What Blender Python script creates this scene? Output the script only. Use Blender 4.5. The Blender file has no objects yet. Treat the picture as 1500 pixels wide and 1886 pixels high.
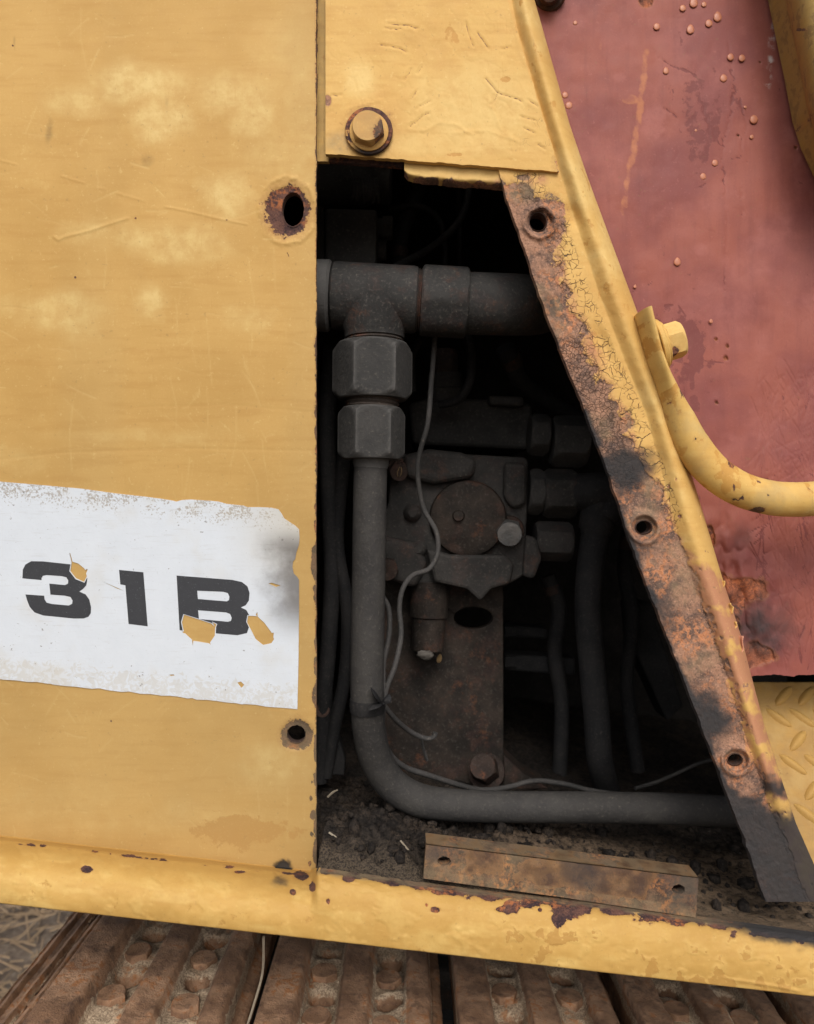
import bpy, bmesh, math, random
import numpy as np
from mathutils import Vector, Matrix
from mathutils.geometry import tessellate_polygon

random.seed(7)
SC = bpy.context.scene
COL = SC.collection

# ------------------------------------------------------------------ camera, world, sun, exposure
F, D, H = 1400.0, 0.50, 1.05          # focal length in photo pixels, metres to the panel plane, lens height
CX, CY = 750.0, 943.0
cam_d = bpy.data.cameras.new('Camera')
cam = bpy.data.objects.new('Camera', cam_d); COL.objects.link(cam)
cam.location = (0, -D, H); cam.rotation_euler = (math.radians(90), 0, 0)
cam_d.sensor_fit = 'VERTICAL'; cam_d.sensor_height = 24.0; cam_d.lens = 24.0 * F / 1886.0
cam_d.clip_start = 0.01; cam_d.clip_end = 600
cam_d.dof.use_dof = True; cam_d.dof.focus_distance = 0.53; cam_d.dof.aperture_fstop = 6.2
SC.camera = cam

SUN_EL, SUN_AZ = math.radians(42), math.radians(4)      # azimuth: degrees to the right of straight behind the camera
w = bpy.data.worlds.new('World'); SC.world = w; w.use_nodes = True
nt = w.node_tree; bg = nt.nodes['Background']
sky = nt.nodes.new('ShaderNodeTexSky'); sky.sky_type = 'NISHITA'; sky.sun_disc = False
sky.sun_elevation = SUN_EL; sky.sun_rotation = math.pi - SUN_AZ
sky.air_density = 1.0; sky.dust_density = 4.0; sky.ozone_density = 1.0
hs = nt.nodes.new('ShaderNodeHueSaturation'); hs.inputs['Saturation'].default_value = 0.35
nt.links.new(sky.outputs[0], hs.inputs['Color']); nt.links.new(hs.outputs[0], bg.inputs['Color'])
bg.inputs['Strength'].default_value = 0.15
sd = bpy.data.lights.new('sun', 'SUN'); sd.energy = 1.0; sd.angle = math.radians(25); sd.color = (1, .95, .87)
so = bpy.data.objects.new('sun', sd); COL.objects.link(so)
sdir = Vector((math.sin(SUN_AZ) * math.cos(SUN_EL), -math.cos(SUN_AZ) * math.cos(SUN_EL), math.sin(SUN_EL)))
so.rotation_euler = sdir.to_track_quat('Z', 'Y').to_euler(); so.location = sdir * 5
vs = SC.view_settings; vs.view_transform = 'Standard'; vs.look = 'None'; vs.gamma = 1; vs.use_curve_mapping = False
vs.exposure = 0.33

# ------------------------------------------------------------------ helpers
def K(d): return (D + d) / F                      # metres per photo pixel at depth d behind the panel plane
def P(px, py, d=0.0): return Vector(((px - CX) * K(d), d, H + (CY - py) * K(d)))
def srgb(r, g, b):
    f = lambda c: c / 12.92 if c <= .04045 else ((c + .055) / 1.055) ** 2.4
    return (f(r / 255), f(g / 255), f(b / 255), 1)
def tag(o, label=None, cat=None, group=None, kind=None):
    if label: o['label'] = label
    if cat: o['category'] = cat
    if group: o['group'] = group
    if kind: o['kind'] = kind
    return o
def empty(name, loc):
    o = bpy.data.objects.new(name, None); COL.objects.link(o); o.location = loc; o.empty_display_size = .01
    return o
def link(name, me, mat, parent=None):
    o = bpy.data.objects.new(name, me); COL.objects.link(o)
    if mat is not None and not me.materials: me.materials.append(mat)
    if parent is not None:
        o.parent = parent
        q = parent; off = Vector((0, 0, 0))
        while q is not None: off += q.location; q = q.parent
        o.location = -off                         # vertices are stored in world coordinates
    return o

def hash2(ix, iy, seed):
    h = (ix.astype(np.int64) * 374761393 + iy.astype(np.int64) * 668265263 + seed * 974634777) & 0xffffffff
    h = ((h ^ (h >> 13)) * 1274126177) & 0xffffffff
    h = (h ^ (h >> 16)) & 0xffffffff
    return h / 4294967295.0
def vnoise(x, y, seed=0):
    ix, iy = np.floor(x), np.floor(y); fx, fy = x - ix, y - iy
    fx = fx * fx * (3 - 2 * fx); fy = fy * fy * (3 - 2 * fy)
    a = hash2(ix, iy, seed); b = hash2(ix + 1, iy, seed); c = hash2(ix, iy + 1, seed); e = hash2(ix + 1, iy + 1, seed)
    return (a * (1 - fx) + b * fx) * (1 - fy) + (c * (1 - fx) + e * fx) * fy
def fbm(x, y, size, oct=5, seed=0, rough=.55):
    s = 0; a = 1; t = 0; x = x / size; y = y / size
    for o in range(oct):
        s = s + a * vnoise(x + 17.3 * o, y - 9.1 * o, seed + o); t += a; a *= rough; x = x * 2.03; y = y * 2.03
    return s / t
def sstep(a, b, x):
    t = np.clip((x - a) / (b - a), 0, 1); return t * t * (3 - 2 * t)
def blob(X, Y, cx, cy, rx, ry, soft=.6, ang=0):
    c, s = math.cos(ang), math.sin(ang); dx, dy = X - cx, Y - cy
    r = np.hypot((dx * c + dy * s) / rx, (-dx * s + dy * c) / ry)
    return 1 - sstep(1 - soft, 1 + soft * .6, r)
def dline(X, Y, pts):
    best = np.full(X.shape, 1e9)
    for (x0, y0), (x1, y1) in zip(pts[:-1], pts[1:]):
        vx, vy = x1 - x0, y1 - y0; L2 = vx * vx + vy * vy + 1e-9
        t = np.clip(((X - x0) * vx + (Y - y0) * vy) / L2, 0, 1)
        best = np.minimum(best, np.hypot(X - x0 - t * vx, Y - y0 - t * vy))
    return best
def scratches(X, Y, n, box, lo, hi, ang, spread, wd, seed):
    r = np.random.RandomState(seed); out = np.zeros_like(X); xr, yr = X.min(0), Y.min(1)
    xR, yR = X.max(0), Y.max(1)
    for k in range(n):
        cx, cy = r.uniform(box[0], box[1]), r.uniform(box[2], box[3]); a = r.normal(ang, spread); L = r.uniform(lo, hi) ; bend = r.uniform(-.08, .08) * L
        p = [(cx - math.cos(a) * L / 2, cy - math.sin(a) * L / 2), (cx + bend * math.sin(a), cy + bend), (cx + math.cos(a) * L / 2, cy + math.sin(a) * L / 2)]
        x0, x1 = min(q[0] for q in p) - 6, max(q[0] for q in p) + 6; y0, y1 = min(q[1] for q in p) - 6, max(q[1] for q in p) + 6
        jj = np.where((xR > x0) & (xr < x1))[0]; ii = np.where((yR > y0) & (yr < y1))[0]
        if len(jj) < 2 or len(ii) < 2: continue
        sl = (slice(ii[0], ii[-1] + 1), slice(jj[0], jj[-1] + 1))
        out[sl] = np.maximum(out[sl], r.uniform(.35, 1) * np.exp(-(dline(X[sl], Y[sl], p) / (wd * r.uniform(.6, 1.2))) ** 2))
    return out
def lerpc(y, pts):
    a = np.array(pts, float); return np.interp(y, a[:, 1], a[:, 0])

def mesh_np(name, V, quads, attrs=None, smooth=True, tris=None):
    me = bpy.data.meshes.new(name)
    V = np.asarray(V, np.float32); me.vertices.add(len(V)); me.vertices.foreach_set('co', V.ravel())
    q = np.asarray(quads, np.int32).reshape(-1, 4)
    n = len(q); me.loops.add(4 * n); me.loops.foreach_set('vertex_index', q.ravel())
    me.polygons.add(n); me.polygons.foreach_set('loop_start', np.arange(0, 4 * n, 4, dtype=np.int32))
    try: me.polygons.foreach_set('loop_total', np.full(n, 4, np.int32))
    except Exception: pass
    me.update(calc_edges=True)
    me.polygons.foreach_set('use_smooth', np.full(n, smooth))
    for k, v in (attrs or {}).items():
        a = me.attributes.new(k, 'FLOAT', 'POINT'); a.data.foreach_set('value', np.asarray(v, np.float32).ravel())
    me.update()
    return me

def sheet(name, X, Y, Dp, attrs, mat, parent=None, holes=(), thick=.003, cut=None):
    """A surface given on a grid of panel coordinates (X right, Y down, Dp back), with round holes and a real edge."""
    X = X.astype(float).copy(); Y = Y.astype(float).copy()
    n, m = X.shape; idx = np.arange(n * m).reshape(n, m)
    q = np.stack([idx[:-1, :-1], idx[1:, :-1], idx[1:, 1:], idx[:-1, 1:]], -1).reshape(-1, 4)
    xf, yf = X.ravel(), Y.ravel(); df = (Dp + np.zeros_like(X)).ravel().copy()
    keep = np.ones(len(q), bool)
    for (cx, cy, rx, ry) in holes:
        r = np.hypot((xf[q].mean(1) - cx) / rx, (yf[q].mean(1) - cy) / ry); keep &= r >= 1
    if cut is not None: keep &= ~cut(xf[q].mean(1), yf[q].mean(1))
    q = q[keep]
    for (cx, cy, rx, ry) in holes:
        r = np.hypot((xf - cx) / rx, (yf - cy) / ry); s = (r < 1.0) & (r > .01)
        xf[s] = cx + (xf[s] - cx) / r[s]; yf[s] = cy + (yf[s] - cy) / r[s]
    k = (D + df) / F
    V = np.stack([(xf - CX) * k, df, H + (CY - yf) * k], 1)
    e = np.concatenate([q[:, [0, 1]], q[:, [1, 2]], q[:, [2, 3]], q[:, [3, 0]]]); es = np.sort(e, 1)
    key = es[:, 0].astype(np.int64) * (n * m) + es[:, 1]
    _, inv, cnt = np.unique(key, return_inverse=True, return_counts=True)
    be = e[cnt[inv] == 1]
    bv = np.unique(be); base = len(V); nb = len(bv)
    mp = np.zeros(n * m, np.int64); mp[bv] = np.arange(nb)
    V2 = V[bv]; V3 = V2.copy(); V3[:, 1] += thick
    sq = np.stack([be[:, 0] * 0 + base + mp[be[:, 1]], base + mp[be[:, 0]], base + nb + mp[be[:, 0]], base + nb + mp[be[:, 1]]], 1)
    VV = np.concatenate([V, V2, V3]); Q = np.concatenate([q, sq])
    A = {}
    for kx, v in attrs.items():
        v = (np.asarray(v) + np.zeros_like(X)).ravel(); A[kx] = np.concatenate([v, v[bv], v[bv]])
    used = np.zeros(len(VV), bool); used[Q.ravel()] = True
    rm = np.cumsum(used) - 1
    me = mesh_np(name, VV[used], rm[Q], {kx: v[used] for kx, v in A.items()})
    return link(name, me, mat, parent)

def bm_obj(name, bm, mat, parent=None, smooth=False, bevel=0, seg=2, autos=None):
    bmesh.ops.recalc_face_normals(bm, faces=bm.faces[:])
    me = bpy.data.meshes.new(name); bm.to_mesh(me); bm.free()
    if smooth:
        for p in me.polygons: p.use_smooth = True
    o = link(name, me, mat, parent)
    if autos is not None:
        me.set_sharp_from_angle(angle=math.radians(autos))
    if bevel:
        b = o.modifiers.new('bevel', 'BEVEL'); b.width = bevel; b.segments = seg; b.limit_method = 'ANGLE'; b.angle_limit = math.radians(35)
    return o

def frame(ax):
    ax = ax.normalized(); u = ax.orthogonal().normalized()
    if abs(ax.y) < .9: u = Vector((0, 1, 0)) - ax * ax.y; u.normalize()
    else: u = Vector((1, 0, 0)) - ax * ax.x; u.normalize()
    return ax, u, ax.cross(u)
def lathe(name, p0, p1, prof, mat, parent=None, seg=40, autos=35, rfun=None, wob=0):
    """prof: (fraction along p0->p1, radius in metres)."""
    ax, u, v = frame(p1 - p0); L = (p1 - p0).length
    bm = bmesh.new(); rings = []
    for t, r in prof:
        ring = []
        for i in range(seg):
            a = 2 * math.pi * i / seg
            rr = r if rfun is None else rfun(a, t, r)
            rr *= 1 + wob * (random.random() - .5)
            ring.append(bm.verts.new(p0 + ax * (L * t) + (u * math.cos(a) + v * math.sin(a)) * rr))
        rings.append(ring)
    for a, b in zip(rings[:-1], rings[1:]):
        for i in range(seg): bm.faces.new((a[i], a[(i + 1) % seg], b[(i + 1) % seg], b[i]))
    bm.faces.new(rings[0]); bm.faces.new(rings[-1])
    return bm_obj(name, bm, mat, parent, smooth=True, autos=autos)
def hexnut(name, p0, p1, a, mat, parent=None, rot=0., both=True, cham=.9, cap=9.):
    """hexagon of across-flats radius a with the curved chamfers of a turned nut."""
    L = (p1 - p0).length; rc = a / math.cos(math.pi / 6)
    ts = [0, .02, .05, .09, .14, .2, .5, .8, .86, .91, .95, .98, 1]
    def rf(an, t, r):
        th = (an + rot) % (math.pi / 3) - math.pi / 6; rh = a / math.cos(th)
        dz = min(t, 1 - t) * L if both else (1 - t) * L
        return min(rh, a * .985 + dz * cham, a * cap)
    return lathe(name, p0, p1, [(t, a) for t in ts], mat, parent, seg=60, autos=24, rfun=rf)
def spline(pts, sub=8):
    out = []; n = len(pts)
    for i in range(n - 1):
        a = pts[max(i - 1, 0)]; b = pts[i]; c = pts[i + 1]; e = pts[min(i + 2, n - 1)]
        for k in range(sub):
            t = k / sub
            out.append(.5 * ((2 * b) + (c - a) * t + (2 * a - 5 * b + 4 * c - e) * t * t + (3 * b - a - 3 * c + e) * t ** 3))
    out.append(pts[-1]); return out
def tube(name, pts, rad, mat, parent=None, seg=14, sub=8, flat=None, wob=0):
    """pts world points (smoothed), rad one radius or one per point; flat: list of (thickness factor) per point."""
    if not isinstance(rad, (list, tuple)): rad = [rad] * len(pts)
    fl = flat or [1.0] * len(pts)
    d4 = [Vector((p.x, p.y, p.z)) for p in pts]
    C = spline(d4, sub); n = len(pts)
    pos = [i / sub for i in range(len(C))]
    R = np.interp(pos, range(n), rad); Fl = np.interp(pos, range(n), fl)
    bm = bmesh.new(); rings = []; u = None
    for i, c in enumerate(C):
        t = (C[min(i + 1, len(C) - 1)] - C[max(i - 1, 0)]).normalized()
        if u is None: _, u, _ = frame(t)
        u = (u - t * u.dot(t)).normalized(); v = t.cross(u)
        w_ = 1 + wob * (random.random() - .5)
        rings.append([bm.verts.new(c + (u * math.cos(a) * (R[i] / max(Fl[i], .35) ** .5) + v * math.sin(a) * R[i] * Fl[i]) * w_)
                      for a in [2 * math.pi * k / seg for k in range(seg)]])
    for a, b in zip(rings[:-1], rings[1:]):
        for i in range(seg): bm.faces.new((a[i], a[(i + 1) % seg], b[(i + 1) % seg], b[i]))
    bm.faces.new(rings[0]); bm.faces.new(rings[-1])
    return bm_obj(name, bm, mat, parent, smooth=True, autos=50)
def prism(name, poly, d0, d1, mat, parent=None, bevel=.001, holes=(), seg=2):
    """an outline in panel coordinates, front at depth d0, straight back to depth d1 (world outline kept)."""
    front = [P(x, y, d0) for x, y in poly]
    loops = [[Vector((p.x, p.z, 0)) for p in front]]
    for h in holes: loops.append([Vector((P(x, y, d0).x, P(x, y, d0).z, 0)) for x, y in h])
    flat = [p for l in loops for p in l]
    bm = bmesh.new()
    A = [bm.verts.new((p.x, d0, p.y)) for p in flat]; B = [bm.verts.new((p.x, d1, p.y)) for p in flat]
    if len(loops) == 1:
        bm.faces.new(A); bm.faces.new(B[::-1])
    else:
        for t in tessellate_polygon(loops):
            bm.faces.new([A[i] for i in t]); bm.faces.new([B[i] for i in t][::-1])
    o = 0
    for l in loops:
        k = len(l)
        for i in range(k):
            a, b = o + i, o + (i + 1) % k
            bm.faces.new((A[a], A[b], B[b], B[a]))
        o += k
    return bm_obj(name, bm, mat, parent, bevel=bevel, seg=seg)
def ell(cx, cy, rx, ry, n=24, ph=0): return [(cx + rx * math.cos(2 * math.pi * i / n + ph), cy + ry * math.sin(2 * math.pi * i / n + ph)) for i in range(n)]

def dpan(y):                                        # curve shaped to dim the side panel: its lower part tucks in
    y = np.asarray(y, float); t = np.clip(y - 100, 0, 750); return .13 * .000357 * (t * t / 1500 + np.clip(y - 850, 0, None))
# ------------------------------------------------------------------ node helpers and materials
def wear(o, fn):
    me = o.data; n = len(me.vertices); c = np.empty(n * 3, np.float32); me.vertices.foreach_get('co', c); c = c.reshape(-1, 3)
    for k, f in fn.items():
        a = me.attributes.new(k, 'FLOAT', 'POINT'); a.data.foreach_set('value', np.asarray(f(c) + np.zeros(n), np.float32))
class NT:
    def __init__(s, name):
        s.m = bpy.data.materials.new(name); s.m.use_nodes = True; s.t = s.m.node_tree; s.n = s.t.nodes
        s.b = s.n['Principled BSDF']; s.co = s.n.new('ShaderNodeTexCoord').outputs['Object']
    def set(s, sock, v):
        if isinstance(v, bpy.types.NodeSocket): s.t.links.new(v, sock)
        elif v is not None: sock.default_value = v
    def attr(s, a):
        n = s.n.new('ShaderNodeAttribute'); n.attribute_name = a; return n.outputs['Fac']
    def math(s, op, a, b=None, clamp=False):
        n = s.n.new('ShaderNodeMath'); n.operation = op; n.use_clamp = clamp; s.set(n.inputs[0], a)
        if b is not None: s.set(n.inputs[1], b)
        return n.outputs[0]
    def noise(s, scale, detail=4, rough=.55, dist=0, co=None, col=False):
        n = s.n.new('ShaderNodeTexNoise'); s.set(n.inputs['Vector'], co if co is not None else s.co)
        n.inputs['Scale'].default_value = scale; n.inputs['Detail'].default_value = detail
        n.inputs['Roughness'].default_value = rough; n.inputs['Distortion'].default_value = dist
        return n.outputs['Color' if col else 'Fac']
    def scaled(s, v):
        n = s.n.new('ShaderNodeMapping'); s.set(n.inputs['Vector'], s.co); n.inputs['Scale'].default_value = v; return n.outputs[0]
    def ramp(s, v, a, b, lo=0., hi=1.):
        n = s.n.new('ShaderNodeMapRange'); n.interpolation_type = 'SMOOTHSTEP'; s.set(n.inputs[0], v)
        for i, x in enumerate((a, b, lo, hi)): n.inputs[i + 1].default_value = x
        return n.outputs[0]
    def mix(s, f, a, b):
        n = s.n.new('ShaderNodeMix'); n.data_type = 'RGBA'; s.set(n.inputs[0], f); s.set(n.inputs[6], a); s.set(n.inputs[7], b)
        return n.outputs[2]
    def vor(s, scale, co=None, feat='DISTANCE_TO_EDGE', rnd=1):
        n = s.n.new('ShaderNodeTexVoronoi'); n.feature = feat; s.set(n.inputs['Vector'], co if co is not None else s.co)
        n.inputs['Scale'].default_value = scale; n.inputs['Randomness'].default_value = rnd; return n.outputs['Distance']
    def warp(s, scale, amt):
        nz = s.noise(scale, 3, col=True)
        a = s.n.new('ShaderNodeVectorMath'); a.operation = 'SUBTRACT'; s.set(a.inputs[0], nz); a.inputs[1].default_value = (.5, .5, .5)
        b = s.n.new('ShaderNodeVectorMath'); b.operation = 'SCALE'; s.set(b.inputs[0], a.outputs[0]); b.inputs['Scale'].default_value = amt
        c = s.n.new('ShaderNodeVectorMath'); c.operation = 'ADD'; s.set(c.inputs[0], s.co); s.set(c.inputs[1], b.outputs[0]); return c.outputs[0]
    def bump(s, h, dist=.0005, strength=1, prev=None):
        n = s.n.new('ShaderNodeBump'); n.inputs['Distance'].default_value = dist; n.inputs['Strength'].default_value = strength
        s.set(n.inputs['Height'], h)
        if prev is not None: s.set(n.inputs['Normal'], prev)
        return n.outputs[0]
    def out(s, col=None, rough=None, normal=None, metal=None, spec=None):
        s.set(s.b.inputs['Base Color'], col); s.set(s.b.inputs['Roughness'], rough)
        if normal is not None: s.set(s.b.inputs['Normal'], normal)
        if metal is not None: s.set(s.b.inputs['Metallic'], metal)
        if spec is not None: s.set(s.b.inputs['Specular IOR Level'], spec)
        return s.m

def rust_colour(N, dark=(.035, .02, .022, 1), mid=(.115, .055, .04, 1), hot=(.30, .105, .04, 1), n2=None):
    a = N.noise(75, 3, .65); b = n2 if n2 is not None else N.noise(330, 2, .7)
    c = N.mix(N.ramp(a, .38, .62), dark, mid)
    c = N.mix(N.math('MULTIPLY', N.ramp(b, .42, .62), N.ramp(N.noise(42, 2, .6), .47, .64)), c, hot)
    g = N.noise(850, 2, .7)
    c = N.mix(N.math('MULTIPLY', N.ramp(g, .54, .7), .4), c, tuple(min(1, x * 1.8) for x in mid[:3]) + (1,))
    return N.mix(N.math('MULTIPLY', N.ramp(g, .46, .32), .6), c, tuple(x * .5 for x in dark[:3]) + (1,))

RUST0 = ((.035, .02, .022, 1), (.115, .055, .04, 1), (.30, .105, .04, 1))
RUSTP = ((.125, .078, .060, 1), (.31, .17, .110, 1), (.43, .18, .085, 1))
RUSTR = ((.11, .045, .032, 1), (.25, .085, .045, 1), (.40, .13, .055, 1))
def paint(name, base, base2, pale, under, primer=(.42, .19, .11, 1), rough=.66, cracks=False, rust=RUST0, relief=1., streak=(25, 25, 220), grain=1., chalk=False):
    """Old paint on steel. Mesh attributes drive wear: pale (chalking), worn (top coat gone), prim, rust, soot, crack, dust."""
    N = NT(name)
    n1 = N.noise(14, 3, .6); n2 = N.noise(110, 5, .64); n3 = N.noise(700, 2, .6); nst = N.noise(1, 3, .6, co=N.scaled(streak))
    c = N.mix(N.ramp(n1, .33, .67), base, base2)
    c = N.mix(N.math('MULTIPLY', N.ramp(nst, .45, .72), .34 * grain), c, under)
    c = N.mix(N.math('MULTIPLY', N.ramp(n2, .58, .78), .22), c, pale)
    pl = N.math('MULTIPLY', N.attr('pale'), N.math('ADD', .35, N.math('MULTIPLY', N.ramp(n2, .3, .66), .65)))
    c = N.mix(pl, c, pale)
    d2 = N.math('SUBTRACT', n2, .5)
    wm = N.math('MULTIPLY', N.ramp(N.math('ADD', N.attr('worn'), N.math('MULTIPLY', d2, 1.1)), .47, .56), .85)
    c = N.mix(wm, c, under)
    pm = N.math('MULTIPLY', N.ramp(N.math('ADD', N.attr('prim'), N.math('MULTIPLY', d2, .9)), .3, .75), .85)
    c = N.mix(pm, c, primer)
    sp = N.noise(330, 2, .55)
    c = N.mix(N.math('MULTIPLY', N.ramp(sp, .68, .74), .25), c, (.20, .12, .05, 1))
    c = N.mix(N.math('MULTIPLY', N.ramp(sp, .34, .27), .3), c, pale)
    c = N.mix(N.math('MULTIPLY', N.ramp(n3, .56, .72), .16), c, under)
    c = N.mix(N.math('MULTIPLY', N.ramp(n3, .42, .3), .14), c, pale)
    hz = N.noise(1, 2, .6, co=N.scaled((900, 500, 60)))
    c = N.mix(N.math('MULTIPLY', N.ramp(hz, .66, .72), .22), c, under)
    rf = N.math('ADD', N.attr('rust'), N.math('ADD', N.math('MULTIPLY', d2, .55), N.math('MULTIPLY', N.math('SUBTRACT', n3, .5), .35)))
    rm = N.ramp(rf, .47, .53)
    rc = rust_colour(N, *rust, n2=sp)
    c = N.mix(N.math('MULTIPLY', N.ramp(rf, .22, .5), .35), c, (.30, .14, .05, 1))
    c = N.mix(rm, c, rc)
    if cracks:
        cz = N.ramp(N.math('ADD', N.attr('crack'), N.math('MULTIPLY', N.math('SUBTRACT', n1, .5), .4)), .3, .6)
        wv = N.warp(70, .011)
        l1 = N.ramp(N.math('ADD', N.vor(92, wv), N.math('MULTIPLY', N.ramp(n2, .42, .66), .05)), .010, .035, 1, 0); l2 = N.ramp(N.vor(360, wv), .03, .10, 1, 0)
        l1 = N.math('MAXIMUM', l1, N.math('MULTIPLY', N.ramp(N.math('ADD', N.vor(235, wv), N.math('MULTIPLY', N.ramp(n2, .5, .36), .12)), .012, .06, 1, 0), .8))
        l1 = N.math('MULTIPLY', l1, N.ramp(N.noise(95, 2, .6), .34, .48))
        lines = N.math('MAXIMUM', N.math('MULTIPLY', l1, cz), N.math('MULTIPLY', N.math('MULTIPLY', l2, .8), N.ramp(N.attr('fine'), .3, .7)))
        c = N.mix(N.math('MULTIPLY', lines, .9), c, (.045, .022, .015, 1))
    if chalk: c = N.mix(N.math('MULTIPLY', N.attr('chalk'), N.ramp(n2, .42, .6)), c, (.55, .48, .46, 1))
    c = N.mix(N.attr('film'), c, (.30, .235, .115, 1)); c = N.mix(N.math('MULTIPLY', N.attr('dust'), N.ramp(n2, .25, .6)), c, (.22, .165, .095, 1))
    sm = N.math('MULTIPLY', N.ramp(N.math('ADD', N.attr('soot'), N.math('MULTIPLY', d2, .5)), .1, .85), .96)
    c = N.mix(sm, c, (.030, .029, .030, 1))
    hgt = N.math('ADD', N.math('MULTIPLY', N.math('SUBTRACT', 1., rm), .9), N.math('ADD', N.math('MULTIPLY', n3, N.math('ADD', .14, N.math('MULTIPLY', rm, 1.1))), N.math('MULTIPLY', n2, .25)))
    if cracks: hgt = N.math('SUBTRACT', hgt, N.math('MULTIPLY', lines, .9))
    hgt = N.math('SUBTRACT', hgt, N.math('MULTIPLY', wm, .25))
    nb = N.bump(hgt, .0005 * relief, .7)
    r = N.math('ADD', rough, N.math('MULTIPLY', N.math('MAXIMUM', rm, sm), .28))
    r = N.math('ADD', r, N.math('MULTIPLY', d2, .2))
    return N.out(c, r, nb, spec=.28)

YEL = paint('yellow_paint', srgb(188, 150, 87), srgb(178, 140, 78), srgb(207, 180, 120), srgb(170, 127, 66), relief=.8)
YELP = paint('yellow_plate_paint', srgb(202, 164, 94), srgb(190, 150, 80), srgb(214, 184, 118), srgb(180, 132, 64))
YELC = paint('cracked_yellow_paint', srgb(202, 163, 95), srgb(192, 150, 84), srgb(214, 184, 120), srgb(182, 135, 70), primer=srgb(168, 114, 90), cracks=True, rust=RUSTP)
YELT = paint('tread_yellow_paint', srgb(168, 131, 70), srgb(154, 117, 60), srgb(182, 148, 86), srgb(134, 98, 50), relief=1.2, rough=.68)
YEL_SHADE = paint('shaded_yellow_paint', srgb(150, 122, 66), srgb(138, 110, 58), srgb(160, 132, 76), srgb(120, 92, 48))  # darker yellow that carries the pillar's shade in its base colour
RED = paint('red_oxide_paint', srgb(142, 80, 67), srgb(122, 66, 62), srgb(158, 98, 90), srgb(108, 56, 53), primer=srgb(170, 108, 74), rough=.6, relief=1.0, rust=RUSTR, streak=(140, 100, 16), grain=.8, chalk=True)
YELS = paint('sill_yellow_paint', srgb(182, 144, 78), srgb(172, 134, 70), srgb(196, 164, 98), srgb(162, 122, 62), relief=1.3)

def dark_metal(name, c0, c1, dust=.5, rough=.62, rusty=0., metal=0., spec=.12, edge=False):
    N = NT(name); a = N.noise(45, 3, .6); b = N.noise(420, 3, .65); e = N.noise(160, 3, .6)
    c = N.mix(N.ramp(a, .35, .65), c0, c1)
    gr = N.noise(13, 3, .6); c = N.mix(N.math('MULTIPLY', N.ramp(gr, .42, .62), .45), c, tuple(x * .45 for x in c0[:3]) + (1,))
    c = N.mix(N.math('MULTIPLY', N.ramp(b, .5, .72), dust * .6), c, (.13, .115, .10, 1))
    c = N.mix(N.math('MULTIPLY', N.ramp(e, .6, .7), dust * .5), c, (.02, .018, .017, 1))
    c = N.mix(N.math('MULTIPLY', N.ramp(b, .66, .74), dust * .45), c, (.25, .21, .17, 1))
    if edge: pt = N.n.new('ShaderNodeNewGeometry').outputs['Pointiness']; c = N.mix(N.math('MULTIPLY', N.ramp(pt, .515, .58), .5), c, tuple(min(1, x * 3.2) for x in c1[:3]) + (1,))
    if rusty: c = N.mix(N.math('MULTIPLY', N.ramp(N.noise(60, 5, .65), .5, .62), rusty), c, rust_colour(N))
    nb = N.bump(N.math('ADD', N.math('MULTIPLY', b, .5), e), .0008, .8)
    return N.out(c, N.math('ADD', rough, N.math('MULTIPLY', b, .2)), nb, metal=metal, spec=spec)
GREY = dark_metal('dusty_grey_steel', (.036, .035, .034, 1), (.046, .044, .042, 1), .4, edge=True)
GREYB = dark_metal('dusty_grey_casting', (.032, .031, .030, 1), (.044, .042, .040, 1), .5, rusty=.15)
PIPE = dark_metal('dusty_grey_pipe', (.036, .034, .033, 1), (.046, .043, .040, 1), .3)
IRON = dark_metal('oily_cast_iron', (.026, .025, .024, 1), (.040, .037, .035, 1), .35, rusty=.1)
DARK = dark_metal('black_rubber', (.016, .016, .017, 1), (.023, .022, .022, 1), .2)
BAYM = dark_metal('dark_bay_steel', (.020, .018, .017, 1), (.027, .024, .022, 1), .2, rough=.9, spec=.1)  # even near-black steel for the bay box
CHAR = dark_metal('charcoal_casting', (.036, .035, .034, 1), (.050, .048, .046, 1), .4)
THRD = dark_metal('rusty_thread', (.040, .034, .030, 1), (.060, .046, .038, 1), .4, rusty=.6)
BROWN = dark_metal('brown_grimy_steel', (.018, .015, .013, 1), (.034, .026, .021, 1), .3, rusty=.2)
WIRE = dark_metal('grey_wire', (.046, .045, .044, 1), (.062, .058, .056, 1), .5, rough=.6)
ZINC = dark_metal('zinc_bolt', (.13, .13, .13, 1), (.2, .19, .18, 1), .3, rough=.38, metal=.7)
COPR = dark_metal('rusty_bolt', (.055, .035, .028, 1), (.085, .05, .038, 1), .3, rusty=.5)
COPD = dark_metal('greasy_brown_bolt', (.028, .02, .017, 1), (.045, .03, .024, 1), .3, rusty=.3)

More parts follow.
